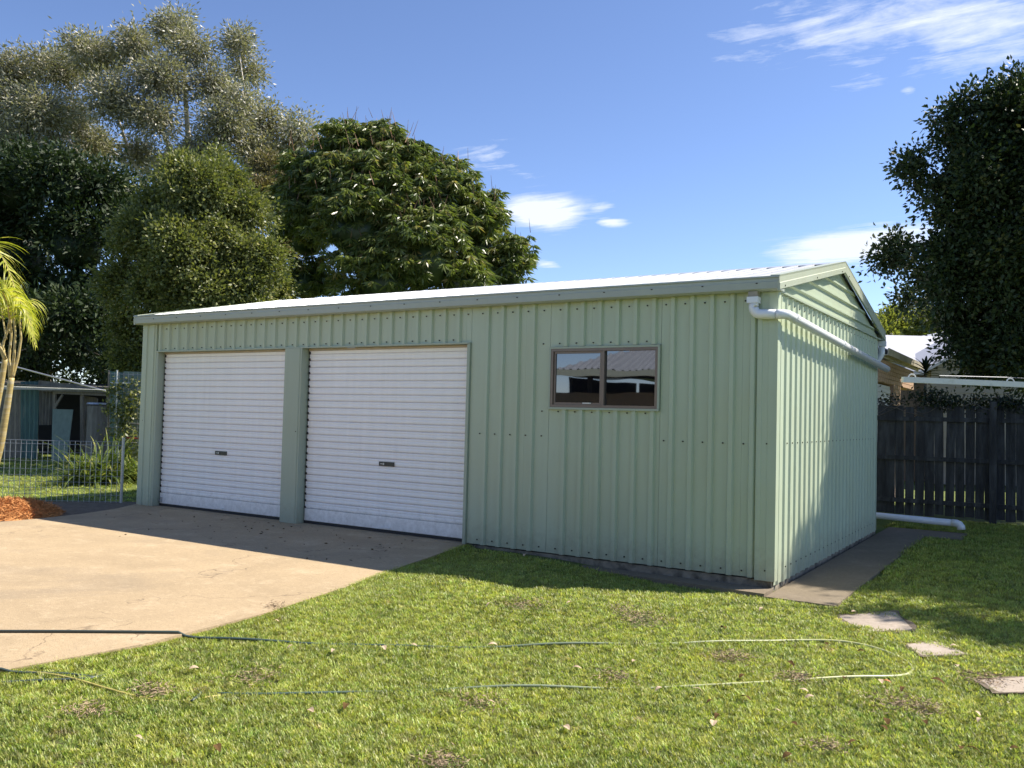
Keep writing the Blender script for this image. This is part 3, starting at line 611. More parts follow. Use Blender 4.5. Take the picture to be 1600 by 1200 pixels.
# vine on top of the fence
def scatter_leaves(name, m, pts, spread, n, L, W, parent=None, droop=.3, **k):
    pts = np.asarray(pts); c = pts[rng.integers(0, len(pts), n)] + rng.normal(size=(n, 3)) * spread
    Dr = rng.normal(size=(n, 3)); Dr[:, 2] -= droop
    V, F = leaves(c, Dr, rng.uniform(.7, 1.3, n) * L, rng.uniform(.7, 1.3, n) * W)
    return mesh_np(name, V, F, m, parent, loc=ploc(parent) if parent is not None else pts.mean(0), var=rng.random(n), **k)
vine = thing('fence_vine', 'dark tangled vine sprawling along the top of the paling fence', 'vine', (.8, fy + .15, 1.9))
pts = []
for i in range(60):
    x = random.uniform(-.5, 3.6); h = 1.90 + .28 * max(0, math.sin(x * 3.1 + 1.2)) * random.random() + .12 * random.random(); pts.append((x, fy + random.uniform(-.05, .35), h))
scatter_leaves('foliage', M['l_vine'], pts, (.12, .1, .07), 3600, .075, .035, vine, kind='stuff')
mb = MB()
for i in range(46):
    x = random.uniform(-.5, 3.2); y = fy - .07 + random.uniform(0, .2); z = 1.82 + random.random() * .2; p = [(x, y, z)]; dx = random.uniform(-.16, .16)
    for j in range(5): z += random.uniform(-.11, .09); p.append((p[-1][0] + dx + random.uniform(-.05, .05), y, z))
    mb.tube(p, .006, 4)
mb.build('stems', M['bark_grey'], vine, kind='stuff')
# bromeliad-like rosette behind the fence
ro = at(1446, 600, 17.6)
bro = thing('rosette_plant', 'dark spiky rosette plant poking above the fence in front of the neighbour roof', 'plant', ro)
mb = MB(); mb.tube([ro - UZ * 1.9, ro - UZ * .6, ro + UZ * .25], [.03, .03, .02], 6); mb.build('stem', M['bark_grey'], bro)
for i in range(20):
    a = i * 2.4; el = .2 + .9 * (i / 20); Lf = .42; d = np.array([math.cos(a) * math.cos(el), math.sin(a) * math.cos(el), math.sin(el)]); s_ = nrm(np.cross(d, UZ)); nn_ = np.cross(s_, d)
    mb = MB(); q = []
    for j, t in enumerate(np.linspace(0, 1, 6)):
        c = ro + UZ * (.15 + .02 * i / 2) + d * Lf * t - UZ * .12 * t * t; w = .028 * (1 - t ** 3) + .002; q += [c - s_ * w + UZ * w * .4, c, c + s_ * w + UZ * w * .4]
    f = [(3 * j + e, 3 * j + e + 1, 3 * j + e + 4, 3 * j + e + 3) for j in range(5) for e in (0, 1)]
    mb.add(q, f); o = mb.build('leaf', M['l_vine'], bro)

# clothesline arm
ca, cb = at(1410, 593, 8.3), at(1760, 608, 8.3)
cl = thing('clothesline', 'white metal clothesline bar on a post at the right, in front of the paling fence', 'clothesline', (cb[0] - .2, cb[1], -.1))
dd = nrm(cb - ca)
mb = MB(); mb.obox((ca + cb) / 2, (np.linalg.norm(cb - ca), .045, .052), (dd, nrm(np.cross(UZ, dd)), nrm(np.cross(dd, np.cross(UZ, dd)) * 1))); mb.build('bar', M['offwhite'], cl)
mb = MB(); pm = ca + dd * 1.75; mb.tube([(pm[0], pm[1] + .05, -.2), (pm[0], pm[1] + .05, pm[2] + .1)], .04, 12); mb.build('post', M['offwhite'], cl)
for px_ in (1425, 1579, 1730):
    c = ca + dd * ((px_ - 1410) / CF * 8.3) + UZ * .02
    mb = MB(); mb.tube(arc(c, .035, dd, UZ, -.2, math.pi + .2, 9), .006, 6); mb.build('wire_loop', M['offwhite'], cl)
cl2 = ca + FY * 1.6 + dd * .9
mb = MB(); w0 = ca + dd * .08 + UZ * .05
for k in range(2): mb.tube([ca + dd * (.35 + .0 * k) + UZ * (.05 + k * .003), ca + dd * 1.0 + UZ * .065 + FY * .02, cb + UZ * .05 + FY * .02], .0025, 5)
for (p, q) in (((1425, 596, 8.25), (1300, 640, -1)),): pass
mb.build('wire', M['steel'], cl)

# neighbour's garage in tan brick
ng = thing('neighbour_garage', 'tan brick neighbour garage with cream gutter, seen past the rear corner of the green shed', 'garage', (-3, 12, 0))
BX = -.56
bw, bh = .23, .086; bproto = None
def bricks(y0, y1, z0, z1):
    global bproto
    rows = int(round((z1 - z0) / bh)); 
    for r in range(rows):
        yy = y0 + (bw / 2 if r % 2 else 0) ; yy = y0 - (bw / 2 if r % 2 else 0)
        while yy < y1 - .02:
            a, b = max(yy, y0) + .005, min(yy + bw, y1) - .005
            if b - a > .05:
                full = abs((b - a) - (bw - .01)) < 1e-3; c = np.array([BX, (a + b) / 2, z0 + (r + .5) * bh])
                if full and bproto: inst('brick', bproto, c, ng)
                else:
                    mb = MB(); mb.box(BX - .05, BX + random.uniform(.0, .003), a, b, c[2] - bh / 2 + .005, c[2] + bh / 2 - .005); o = mb.build('brick', M['brick'], ng, loc=c)
                    if full: bproto = o
            yy += bw
bricks(9.0, 13.6, 2.36, 2.79)
bricks(10.75, 11.7, 1.59, 2.36)
part('wall_core', M['brick'], (-6, BX - .012, 9.0, 13.6, 2.355, 2.80), (-6, BX - .012, 10.75, 11.7, 0, 2.35), (-5.9, BX - .4, 13.3, 13.5, 0, 2.35), (-6, -5.8, 9, 13.6, 0, 2.35), par=ng)
part('shutter', M['offwhite'], *[(BX - .10, BX - .06 + .012 * (k % 2), 9.0, 10.7, 1.2 + .075 * k, 1.2 + .075 * k + .07) for k in range(15)], par=ng)
part('fascia_board', M['fascia'], (BX + .05, BX + .08, 8.9, 13.8, 2.80, 2.98), par=ng)
mb = MB(); mb.prism([(BX + .085, 8.9, 2.84), (BX + .19, 8.9, 2.84), (BX + .20, 8.9, 2.97), (BX + .18, 8.9, 2.97), (BX + .175, 8.9, 2.855), (BX + .085, 8.9, 2.855)], (0, 4.9, 0)); mb.build('gutter', M['fascia'], ng)
mb = MB(); mb.prism([(BX + .1, 8.9, 2.985), (-3.3, 8.9, 3.3), (-6.1, 8.9, 2.985), (-6.1, 8.9, 2.96), (-3.3, 8.9, 3.27), (BX + .1, 8.9, 2.96)], (0, 4.9, 0)); mb.build('roof', M['whiteroof'], ng)

# neighbour's house with weatherboards
def P(px, py, F): return at(px, py, F)
nh = thing('neighbour_house', 'neighbour house with grey weatherboard gable and light metal roof beyond the fence', 'house', at(1560, 690, 24))
F1 = 24.
def wallz(px, py): return at(px, py, F1)
g0 = at(1455, 574, F1); g1 = at(1700, 436, F1); zb_ = -.1
right_edge = at(1900, 560, F1)
# gable boards: each board a part, cut at the verge line
def vx(z):         # u along RX where the verge reaches height z
    t = (z - g0[2]) / (g1[2] - g0[2]); t = max(0, t); return t * ((g1 - g0) @ RX)
tot = (right_edge - g0) @ RX; apex_u = (g1 - g0) @ RX
z = .6; bhh = .155
while z < g1[2] - .1:
    u0 = vx(z + bhh) if z + bhh > g0[2] else 0.; u1 = 2 * apex_u - u0
    if u1 - u0 > .2:
        c = g0 + RX * (u0 + u1) / 2; c[2] = z + bhh / 2
        ax2 = nrm(UZ + FY * .09); mb = MB(); mb.obox(c, (u1 - u0, .02, bhh + .012), (RX, nrm(np.cross(ax2, RX)), ax2)); mb.build('weatherboard', M['cream'], nh)
    z += bhh
mb = MB(); c = g0 + RX * apex_u + FY * .2; c[2] = (g0[2]) / 2; mb.obox(c, (2 * apex_u - .05, .2, g0[2] + .1), (RX, FY, UZ))
c2 = g0 + FY * .12; mb.prism([(c2 + RX * .05), c2 + RX * apex_u + UZ * (g1[2] - g0[2] - .03), c2 + RX * (2 * apex_u - .05)], FY * .2); mb.build('wall', M['cream'], nh)
# verge roof of the gable wing
for s in (0, 1):
    a = g0 - RX * .35 - UZ * .19 if s == 0 else g0 + RX * (2 * apex_u + .35) - UZ * .19
    b = g0 + RX * apex_u + UZ * (g1[2] - g0[2] + .04)
    mb = MB(); mb.prism([a - FY * .35, b - FY * .35, b - FY * .35 + UZ * .09, a - FY * .35 + UZ * .09], FY * 3); mb.build('roof', M['whiteroof'], nh)
# main roof rising away behind the wing
a = at(1395, 566, 25.5); b = at(1560, 566, 25.5); a[2] = b[2] = 3.35; c = at(1560, 520, 31); d = at(1432, 548, 31); 
mb = MB(); r_ = RX * 6
q0 = a; q1 = a + RX * 9; q2 = a + RX * 9 + FY * 4.5 + UZ * 1.2; q3 = a + FY * 4.5 + UZ * 1.2 + RX * 1.4
mb.prism([q0, q1, q2, q3], (0, 0, .05)); mb.build('roof', M['whiteroof'], nh)
part_c = a + RX * 4.5 + FY * .3; mb = MB(); mb.obox((part_c[0], part_c[1], 1.45), (9, .2, 3.1), (RX, FY, UZ)); mb.build('wall', M['cream'], nh)
# second roof behind
nh2 = thing('far_house', 'far house roof with brown fascia rising behind the weatherboard house', 'house', at(1440, 690, 34))
a, b = at(1392, 551, 34), at(1505, 521, 34)
mb = MB(); mb.prism([a, b, b + UZ * .22, a + UZ * .22], FY * 6); mb.build('roof', M['whiteroof'], nh2)
mb = MB(); a3, b3 = a - UZ * .02 - FY * -.05, b - UZ * .02 + FY * .05; mb.prism([a3, b3, b3 - UZ * .24, a3 - UZ * .24 + RX * .3], FY * .1); mb.build('fascia_board', M['timber'], nh2)
mb = MB(); lo = a + RX * .6 + FY * .6; hi = b + FY * .6; mb.prism([np.array([lo[0], lo[1], 0]), np.array([hi[0], hi[1], 0]), hi - UZ * .05, lo - UZ * .05], FY * 5); mb.build('wall', M['cream'], nh2)

# ---------------------------------------------------------------- left side: wire fence, palm, mulch, old shed, trellis
fa, fb = gnd(-70, 781, -.03), gnd(189, 787, -.03); fa[2] = fb[2] = -.03
wf = thing('wire_fence', 'low woven wire garden fence with steel posts left of the shed', 'fence', (fa + fb) / 2)
fdir = nrm(fb - fa); fl = np.linalg.norm(fb - fa)
pt0 = None
for u in (-.02, fl):
    p = fa + fdir * u; mb = MB(); mb.tube([p, p + UZ * 1.06], .024, 8); mb.build('post', M['steel'], wf)
# droppers: looped wires
u = .06; first = None; k = 0
while u < fl - .02:
    p = fa + fdir * u; h = .98
    if first is None:
        mb = MB(); mb.tube([p, p + UZ * h], .0042, 5); first = mb.build('upright_wire', M['steel'], wf, loc=p)
    else: inst('upright_wire', first, p, wf)
    u += .086; k += 1
for z in (.03, .13, .23, .33, .43, .53, .66, .80, .93, .985):
    mb = MB(); mb.tube([fa + UZ * z, fa + fdir * fl / 2 + UZ * (z - .004), fb + UZ * z], .0048 if z > .9 else .003, 5); mb.build('cross_wire', M['steel'], wf)

# mulch mound and straw
mc = gnd(15, 806, -.02)
def mound(name, c, rx, ry, h, n, m, L, W):
    a = rng.uniform(0, 2 * math.pi, n); r = np.sqrt(rng.random(n)) * (1 + .08 * np.sin(a * 5)); x = r * np.cos(a) * rx; y = r * np.sin(a) * ry; z = h * (1 - r ** 2.2) * rng.uniform(.86, 1.04, n)
    Pn = np.stack([c[0] + x, c[1] + y, c[2] + z + .005], 1); Dr = rng.normal(size=(n, 3)); Dr[:, 2] *= .35
    V, F = leaves(Pn, Dr, rng.uniform(.5, 1.5, n) * L, rng.uniform(.6, 1.4, n) * W, .1); return V, F
V, F = mound('m', mc, .62, .7, .23, 9000, M['mulch'], .07, .010)
g_ = 24; th = np.linspace(0, 2 * math.pi, g_, endpoint=False); R_ = np.linspace(0, 1, 9); Vc = np.array([(mc[0] + .60 * r * math.cos(t), mc[1] + .68 * r * math.sin(t), mc[2] + .21 * (1 - r ** 2.2)) for r in R_ for t in th])
Fc = np.array([(i * g_ + j, i * g_ + (j + 1) % g_, (i + 1) * g_ + (j + 1) % g_, (i + 1) * g_ + j) for i in range(8) for j in range(g_)]) + len(V)
o = mesh_np('mulch', np.concatenate([V, Vc]), np.concatenate([F, Fc]), M['mulch'], loc=mc, kind='stuff'); tag(o, 'mound of orange bark mulch at the left edge of the driveway', 'mulch')

# palm (golden cane) left
pb = gnd(-30, 806, .0)
palm = thing('golden_cane_palm', 'yellow-green golden cane palm with pale canes at the left edge', 'palm', pb)
FP = 12.6
def stemw(pxs, r): 
    mb = MB(); P_ = np.array([at(x, y, FP + f) for x, y, f in pxs]); t = np.linspace(0, 1, len(P_)); tt = np.linspace(0, 1, 20)
    Q = np.stack([np.interp(tt, t, P_[:, i]) for i in range(3)], 1); rr = np.interp(tt, np.linspace(0, 1, len(r)), r)
    mb.tube(Q, rr, 8); mb.build('cane', M['cane'], palm, smooth=True); return Q
stemw([(-32, 806, 0), (-12, 745, 0), (2, 690, 0), (12, 630, 0), (18, 590, 0)], [.062, .058, .055, .05, .045, .042])
stemw([(-60, 806, .2), (-30, 720, .1), (-8, 650, .1), (2, 600, .1), (8, 560, .1)], [.05, .05, .045, .04, .04])
0 and stemw([(-90, 806, .4), (-70, 700, .3), (-50, 620, .3), (-40, 540, .2)], [.05, .045, .04, .04])
for q in ([(16, 592, 0), (14, 560, 0), (18, 520, 0), (14, 470, 0)], [(19, 590, 0), (28, 560, 0), (33, 530, 0), (30, 490, 0)], [(17, 590, 0), (22, 555, -.1), (24, 520, -.1), (20, 480, -.1)], [(8, 562, .1), (4, 540, .1), (12, 515, .1), (18, 480, .1)], [(8, 562, 0), (-5, 530, 0), (-15, 490, 0), (-20, 440, 0)]):
    stemw(q, [.028, .02, .016, .012])
def frond(pxs, n, L0, droop, w=.018, start=.12, curl=.5):
    P_ = np.array([at(x, y, FP + f) for x, y, f in pxs]); t = np.linspace(0, 1, len(P_)); tt = np.linspace(0, 1, n)
    Q = np.stack([np.interp(tt, t, P_[:, i]) for i in range(3)], 1)
    for _ in range(6): Q[1:-1] = (Q[:-2] + Q[1:-1] + Q[2:]) / 3
    T = nrm(np.gradient(Q, axis=0)); root_m = MB(); root_m.tube(Q, np.linspace(.014, .003, n), 5); fr = root_m.build('frond', M['cane'], palm)
    V = []; Fq = []; var = []; c = 0
    for i in range(n):
        if tt[i] < start: continue
        for s in (-1, 1):
            L = L0 * (math.sin(math.pi * min(1, .15 + .85 * tt[i])) * .8 + .25) * random.uniform(.85, 1.15); sd = nrm(np.cross(T[i], UZ)) * s; d0 = nrm(sd * .8 + T[i] * .7 + UZ * .25 + rng.normal(size=3) * .12)
            k = 7; p = Q[i].copy(); dr = d0.copy(); nrm_s = nrm(np.cross(dr, UZ) + 1e-6)
            for j in range(k):
                ww = w * 1.7 * (1 - (j / (k - 1)) ** 2) + .001; V += [p - T[i] * ww * .5, p + T[i] * ww * .5]
                p = p + dr * L / (k - 1); dr = nrm(dr - UZ * droop * (1 + curl * j / k))
            for j in range(k - 1): Fq.append((c + 2 * j, c + 2 * j + 1, c + 2 * j + 3, c + 2 * j + 2)); var.append(min(1, max(0, random.gauss(.5, .25))))
            c += 2 * k
    mesh_np('leaflets', np.array(V), np.array(Fq), M['l_palm'], fr, loc=ploc(fr), var=np.array(var), kind='stuff')
frond([(-60, 470, 0), (-50, 400, 0), (-15, 375, 0), (8, 408, 0), (22, 445, 0), (28, 478, 0)], 46, .55, .16, .016)
frond([(-30, 470, -.1), (-8, 440, -.1), (15, 452, -.1), (38, 478, -.1), (52, 520, -.1)], 40, .5, .34, .022)
frond([(-20, 500, .2), (5, 462, .2), (28, 462, .3), (45, 490, .3), (56, 540, .3)], 36, .45, .38, .02)
frond([(18, 520, 0), (12, 475, -.3), (2, 450, -.6), (-12, 460, -.8), (-20, 500, -1.)], 34, .5, .34, .022)
frond([(15, 520, 0), (22, 478, .4), (35, 468, .6), (48, 490, .8), (52, 530, .9)], 30, .42, .36, .02)
frond([(10, 530, 0), (0, 470, .1), (-20, 430, .2), (-55, 410, .2), (-95, 440, .2)], 40, .5, .3, .02)
frond([(-20, 500, 0), (-30, 430, .3), (-20, 380, .6), (5, 360, 1.), (20, 385, 1.3)], 40, .45, .2, .016) if False else None

# grass yard beyond is the ground itself; strap-leaf clump
def straps(label, px, py, F, n, L, m, name='strap_leaf_plant'):
    c = at(px, py, F); c[2] = -.04; t = thing(name, label, 'plant', c); V = []; Fq = []; var = []; k0 = 0
    for i in range(n):
        a = random.uniform(0, 2 * math.pi); el = random.uniform(.5, 1.35); d = np.array([math.cos(a) * math.cos(el), math.sin(a) * math.cos(el), math.sin(el)]); s_ = nrm(np.cross(d, UZ)); p = c + np.array([random.gauss(0, .12), random.gauss(0, .12), 0]); Lx = L * random.uniform(.6, 1.2)
        K = 7
        for j in range(K):
            w = .022 * (1 - (j / (K - 1)) ** 2) + .002; V += [p - s_ * w, p + s_ * w]; p = p + d * Lx / (K - 1); d = nrm(d - UZ * .26)
        for j in range(K - 1): Fq.append((k0 + 2 * j, k0 + 2 * j + 1, k0 + 2 * j + 3, k0 + 2 * j + 2)); var.append(random.random())
        k0 += 2 * K
    mesh_np('foliage', np.array(V), np.array(Fq), m, t, loc=c, var=np.array(var), kind='stuff'); return t
straps('strap-leaved plant behind the wire fence, nearest the leaning board', 118, 742, 17.8, 60, .8, M['l_strap'])
straps('largest strap-leaved clump with pale arching leaves behind the wire fence', 145, 748, 17.2, 120, 1.25, M['l_strap'])
straps('strap-leaved plant at the foot of the trellis pole behind the wire fence', 175, 742, 17.6, 90, 1.2, M['l_strap'])
straps('low leafy clump behind the wire fence post beside the shed corner', 208, 735, 18.2, 90, .8, M['l_strap'])

# old lean-to shed
FO = 24.5
os_ = thing('old_lean_to', 'old teal and rusty corrugated iron lean-to in the left background', 'shed', at(60, 726, FO))
def wp(px, py, F=FO): return at(px, py, F)
def panel(nm, m, quad, th=.05, F=FO, par=os_, corr=0):
    q = [wp(x, y, F) for x, y in quad]; mb = MB()
    if corr:
        nseg = corr * 4; top0, top1, bot1, bot0 = q; 
        V = []
        for i in range(nseg + 1):
            t = i / nseg; d = -FY * .02 * math.sin(i * math.pi / 2)
            V += [bot0 * (1 - t) + bot1 * t + d, top0 * (1 - t) + top1 * t + d]
        n1 = len(V); V += [v + FY * .015 for v in V]
        f = [(2 * i, 2 * i + 2, 2 * i + 3, 2 * i + 1) for i in range(nseg)] + [(n1 + 2 * i, n1 + 2 * i + 1, n1 + 2 * i + 3, n1 + 2 * i + 2) for i in range(nseg)]
        mb.add(V, f)
    else: mb.prism(q, FY * th)
    return mb.build(nm, m, par)
panel('wall_sheet', M['rust'], [(-140, 597), (6, 600), (6, 726), (-140, 726)], corr=14)
panel('wall_sheet', M['timber'], [(6, 600), (32, 600), (32, 724), (6, 724)], corr=3)
panel('wall_sheet', M['teal'], [(32.3, 596), (61, 596), (58, 724), (32.3, 724)], corr=4)
panel('wall_sheet', M['rust'], [(61.5, 598), (84, 598), (80, 664), (61, 664)], corr=4)
panel('roof_sheet', M['rust'], [(60, 594), (172, 609), (172, 614), (60, 611)], F=FO - .25, th=.1)
mb = MB(); q = [wp(-140, 592, FO - .4), wp(172, 610, FO - .4), wp(172, 604, FO + 3.5), wp(-140, 588, FO + 3.5)]; mb.prism(q, (0, 0, .03)); mb.build('roof', M['rust'], os_)
for px_, lean in ((84, 0), (127, 0), (168, 0)): panel('post', M['timber'], [(px_ - 2, 612), (px_ + 2, 612), (px_ + 2 + lean, 726), (px_ - 2 + lean, 726)], F=FO - .05, th=.09)
panel('brace', M['timber'], [(84, 634), (96, 616), (98, 618), (86, 638)], F=FO - .12)
panel('beam', M['timber'], [(84, 611), (170, 615), (170, 619), (84, 615)], F=FO - .15)
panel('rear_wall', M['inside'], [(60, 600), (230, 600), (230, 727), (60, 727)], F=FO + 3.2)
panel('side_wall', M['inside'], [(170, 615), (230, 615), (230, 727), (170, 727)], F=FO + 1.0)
panel('door_panel', M['timber'], [(131, 618), (152, 622), (150, 722), (128, 722)], F=FO + .5, corr=0)
lb = thing('leaning_board', 'pale green board leaning against the old lean-to opening', 'board', at(92, 722, FO - .5))
q = [at(82, 639, FO - .15), at(114, 640, FO - .15), at(104, 722, FO - .75), at(80, 722, FO - .75)]
mb = MB(); mb.prism(q, FY * .03); mb.build('sheet', M['mint'], lb)
wt = thing('scrap_drum', 'dark mottled drum shape standing in the lean-to opening beside the trellis', 'drum', at(155, 715, FO - .6))
mb = MB(); c = at(153, 722, FO - .7); c[2] = 0; mb.tube([c, c + UZ * .02, c + UZ * 1.5, c + UZ * 1.55], [.30, .32, .32, .28], 16); mb.build('body', M['rust'], wt)
mb = MB(); mb.tube([c + UZ * 1.551, c + UZ * 1.6], [.35, .33], 16); mb.build('lid', M['steel'], wt)
for i, (x, y, s_) in enumerate(((96, 742, .16), (110, 738, .12))):
    pass
# trellis screen with shadecloth
FT = 19.5
tr = thing('trellis', 'tall wire trellis screen on a pale pole behind green mesh beside the shed', 'trellis', at(190, 740, FT))
def bar(nm, m, a, b, r, par, F=FT, n=6):
    mb = MB(); mb.tube([at(*a, F), at(*b, F)], r, n); return mb.build(nm, m, par)
bar('pole', M['offwhite'], (183, 578), (181, 742), .022, tr)
bar('pole', M['timber'], (170, 578), (168, 742), .02, tr)
bar('cross_bar', M['offwhite'], (172, 598), (204, 599), .016, tr, FT - .03)
bar('cross_bar', M['timber'], (170, 660), (235, 664), .012, tr, FT - .03)
red = bar('cross_bar', mat('red_pipe', (.35, .06, .04), .5), (198, 684), (235, 686), .018, tr, FT - .05)
for k in range(9): bar('upright_wire', M['steel'], (172 + 7.2 * k, 582), (171 + 7.2 * k, 735), .005, tr, FT + .03, 4)
for k in range(20): bar('cross_wire', M['steel'], (170, 584 + 7.6 * k), (238, 586 + 7.6 * k), .005, tr, FT + .04, 4)
for k, (a, b, mm) in enumerate(((171, 192, 'mint'), (193, 238, 'mint'))):
    mb = MB(); q = [at(a, 580, FT + .3), at(b, 582, FT + .3), at(b, 740, FT + .3), at(a, 740, FT + .3)]; mb.prism(q, FY * .02); mb.build('screen_panel', M['teal'] if k == 0 else M['mint'], tr)
scatter_leaves('climber', M['l_bush'], [at(190 + random.gauss(8, 16), 600 + random.uniform(0, 130), FT - .05) for _ in range(60)], .09, 1500, .08, .05, tr, kind='stuff')

# rotary clothesline at left
rc = at(-110, 640, 16); rc0 = np.array([rc[0], rc[1], -.03])
ro_ = thing('rotary_clothesline', 'galvanised rotary clothes hoist arms and wires in the left background yard', 'clothesline', rc0)
hub = rc0 + UZ * 2.75
mb = MB(); mb.tube([rc0, hub], .03, 10); mb.build('mast', M['steel'], ro_)
tips = []
tip1 = at(165, 611, 16.5); 
v1 = tip1 - hub; v1h = np.array([v1[0], v1[1], 0]); Lh = np.linalg.norm(v1h); dirs = [nrm(v1h), np.array([-nrm(v1h)[1], nrm(v1h)[0], 0])]
for k in range(4):
    dh = dirs[k % 2] * (1 if k < 2 else -1); tip = hub + dh * Lh; tip[2] = tip1[2]; tips.append(tip)
    mb = MB(); mb.tube([hub - UZ * .15, tip], .017, 6); mb.build('arm', M['steel'], ro_)
mb = MB()
for t in (.45, .6, .75, .9, 1.):
    ring = [hub * (1 - t) + p * t - UZ * .0 for p in tips] ; ring = [np.array([p[0], p[1], tips[0][2] + .02]) if True else p for p in ring]
    for k in range(4): mb.tube([ring[k], ring[(k + 1) % 4]], .004, 4)
mb.build('line_wires', M['steel'], ro_, kind='stuff')

# ---------------------------------------------------------------- trees
def unit(n): return nrm(rng.normal(size=(n, 3)))
def blob_tree(name, label, cat, blobs, base, leafm, barkm, nclump, per, L, Wd, spread, droop, trunk_r, core=.0, group=None, rosette=False, inner=.35, flat=1., limbs=True, branch_r=.05, spikes=None, sub=0, subr=.42, carve=None):
    """blobs: (centre, radius, vertical squash)"""
    t = thing(name, label, cat, base, group); B = [(np.asarray(c, float), r, q) for c, r, q in blobs]
    w = np.array([r * r for _, r, _ in B]); w = w / w.sum(); ch = rng.choice(len(B), nclump, p=w)
    C = np.array([B[i][0] for i in ch]); R = np.array([B[i][1] for i in ch]); Q = np.array([B[i][2] for i in ch])
    if sub:
        # every blob breaks into smaller tufts of foliage, clumps sit on those
        ns = sub; SU = unit(len(B) * ns).reshape(len(B), ns, 3); SU[..., 2] = np.where(SU[..., 2] < -.3, -SU[..., 2], SU[..., 2]); sk = rng.integers(0, ns, nclump)
        so = SU[ch, sk]; sr = rng.uniform(.5, 1.4, (len(B), ns))[ch, sk]
        R = R * .88; C = C + so * (R * (1 - subr * .8))[:, None] * np.stack([np.ones(nclump), np.ones(nclump), Q], 1); R = R * subr * sr
    U = unit(nclump)
    if sub:          # part of the clumps fill in the main body behind the tufts
        keepm = rng.random(nclump) < .38; C[keepm] = np.array([B[i][0] for i in ch])[keepm]; R[keepm] = np.array([B[i][1] for i in ch])[keepm] * .86
    U[:, 2] = np.where((U[:, 2] < -.2) & (rng.random(nclump) < .5), -U[:, 2], U[:, 2])
    rad_ = np.where(rng.random(nclump) < inner, rng.uniform(.35, .85, nclump), rng.uniform(.86, 1.08, nclump))
    lump = 1 + .10 * np.sin(U[:, 0] * 9 + C[:, 0] * 3) * np.sin(U[:, 1] * 8 + C[:, 1]) * np.sin(U[:, 2] * 9)
    CP = C + U * (R * rad_ * lump)[:, None] * np.stack([np.ones(nclump), np.ones(nclump), Q], 1)
    if carve is not None:      # leave gaps so that the shaded inside shows between the tufts
        f_ = 2 * math.pi / carve; nz_ = (np.sin(CP[:, 0] * f_ + 1.3 * np.sin(CP[:, 2] * f_ * .7)) + np.sin(CP[:, 1] * f_ * 1.1 + 2 + 1.3 * np.sin(CP[:, 0] * f_ * .6)) + np.sin(CP[:, 2] * f_ * 1.2 + 4 + 1.2 * np.sin(CP[:, 1] * f_ * .8))) / 3 + .5 * np.sin(CP[:, 0] * f_ * 2.3 + CP[:, 2] * f_ * 1.9) * np.sin(CP[:, 1] * f_ * 2.1 - CP[:, 2] * f_ * 1.3)
        CP = CP - U * (R * np.clip(-.05 - nz_, 0, .5) * 1.5)[:, None]
        CP = CP + rng.normal(size=CP.shape) * spread * .5
    CP[:, 2] = np.maximum(CP[:, 2], .15)
    n = nclump * per
    if rosette:
        cc = np.repeat(CP, per, 0); out = np.repeat(U, per, 0); a = unit(n); Dr = a * 1.0 + out * .5; Dr[:, 2] = -np.abs(Dr[:, 2]) * .6 - droop + .25 * rng.random(n)
        Pn = cc + a * spread * .25
        cv = np.repeat(rng.random(nclump), per); var = np.clip(cv * .7 + rng.random(n) * .35, 0, 1)
    else:
        cc = np.repeat(CP, per, 0); off = rng.normal(size=(n, 3)) * spread; off[:, 2] *= flat; Pn = cc + off; Dr = off / spread + np.repeat(U, per, 0) * .6 + rng.normal(size=(n, 3)) * .7; Dr[:, 2] -= droop
        cv = np.repeat(rng.random(nclump), per); var = np.clip(cv * .55 + rng.random(n) * .5, 0, 1)
    V, Fq = leaves(Pn, Dr, rng.uniform(.7, 1.25, n) * L, rng.uniform(.75, 1.25, n) * Wd)
    o = mesh_np('crown', V, Fq, leafm, t, loc=np.asarray(base, float), var=var, kind='stuff')
    # bark
    base = np.asarray(base, float); top = np.mean([b[0] for b in B], 0); trunk_top = np.array([top[0] * .5 + base[0] * .5, top[1] * .5 + base[1] * .5, top[2] * .9])
    mb = MB(); mb.tube([base - UZ * .2, base + UZ * .1, base * .7 + trunk_top * .3 + np.array([.1, 0, 0]), base * .35 + trunk_top * .65, trunk_top], [trunk_r * 1.35, trunk_r, trunk_r * .8, trunk_r * .6, trunk_r * .35], 9); mb.build('trunk', barkm, t, smooth=True)
    if limbs:
        mb = MB(); nodes = [(base * (1 - k_) + trunk_top * k_, trunk_r * (.8 - .5 * k_)) for k_ in (.35, .5, .65, .8, 1.)]
        for c, r, q in sorted(B, key=lambda e: np.linalg.norm(e[0] - trunk_top)):
            cand = [(np.linalg.norm(c - p_) + max(0, p_[2] - c[2]) * 2.0, i_) for i_, (p_, _) in enumerate(nodes)]; st, rs = nodes[min(cand)[1]]
            md = (st + c) / 2 + np.array([random.gauss(0, .15), random.gauss(0, .15), random.uniform(-.05, .3)]) * min(1, r)
            k = np.linspace(0, 1, 7)[:, None]; pts = (1 - k) ** 2 * st + 2 * k * (1 - k) * md + k ** 2 * c; pts[1:-1] += rng.normal(size=(5, 3)) * .05 * min(1, r)
            r0_, r1_ = min(branch_r * 1.6, rs * .85), branch_r * .45; mb.tube(pts, np.linspace(r0_, min(r0_ * .8, r1_), 7), 5)
            nodes += [(pts[3], (r0_ + r1_) / 2), (pts[6], min(r0_ * .8, r1_) + .005)]
            for _ in range(3):
                e = c + unit(1)[0] * r * .75; m_ = (pts[5] + e) / 2 + unit(1)[0] * .12; mb.tube([pts[5], m_, e], [branch_r * .35, branch_r * .2, branch_r * .08], 4)
        mb.build('limbs', barkm, t, smooth=True, kind='stuff')
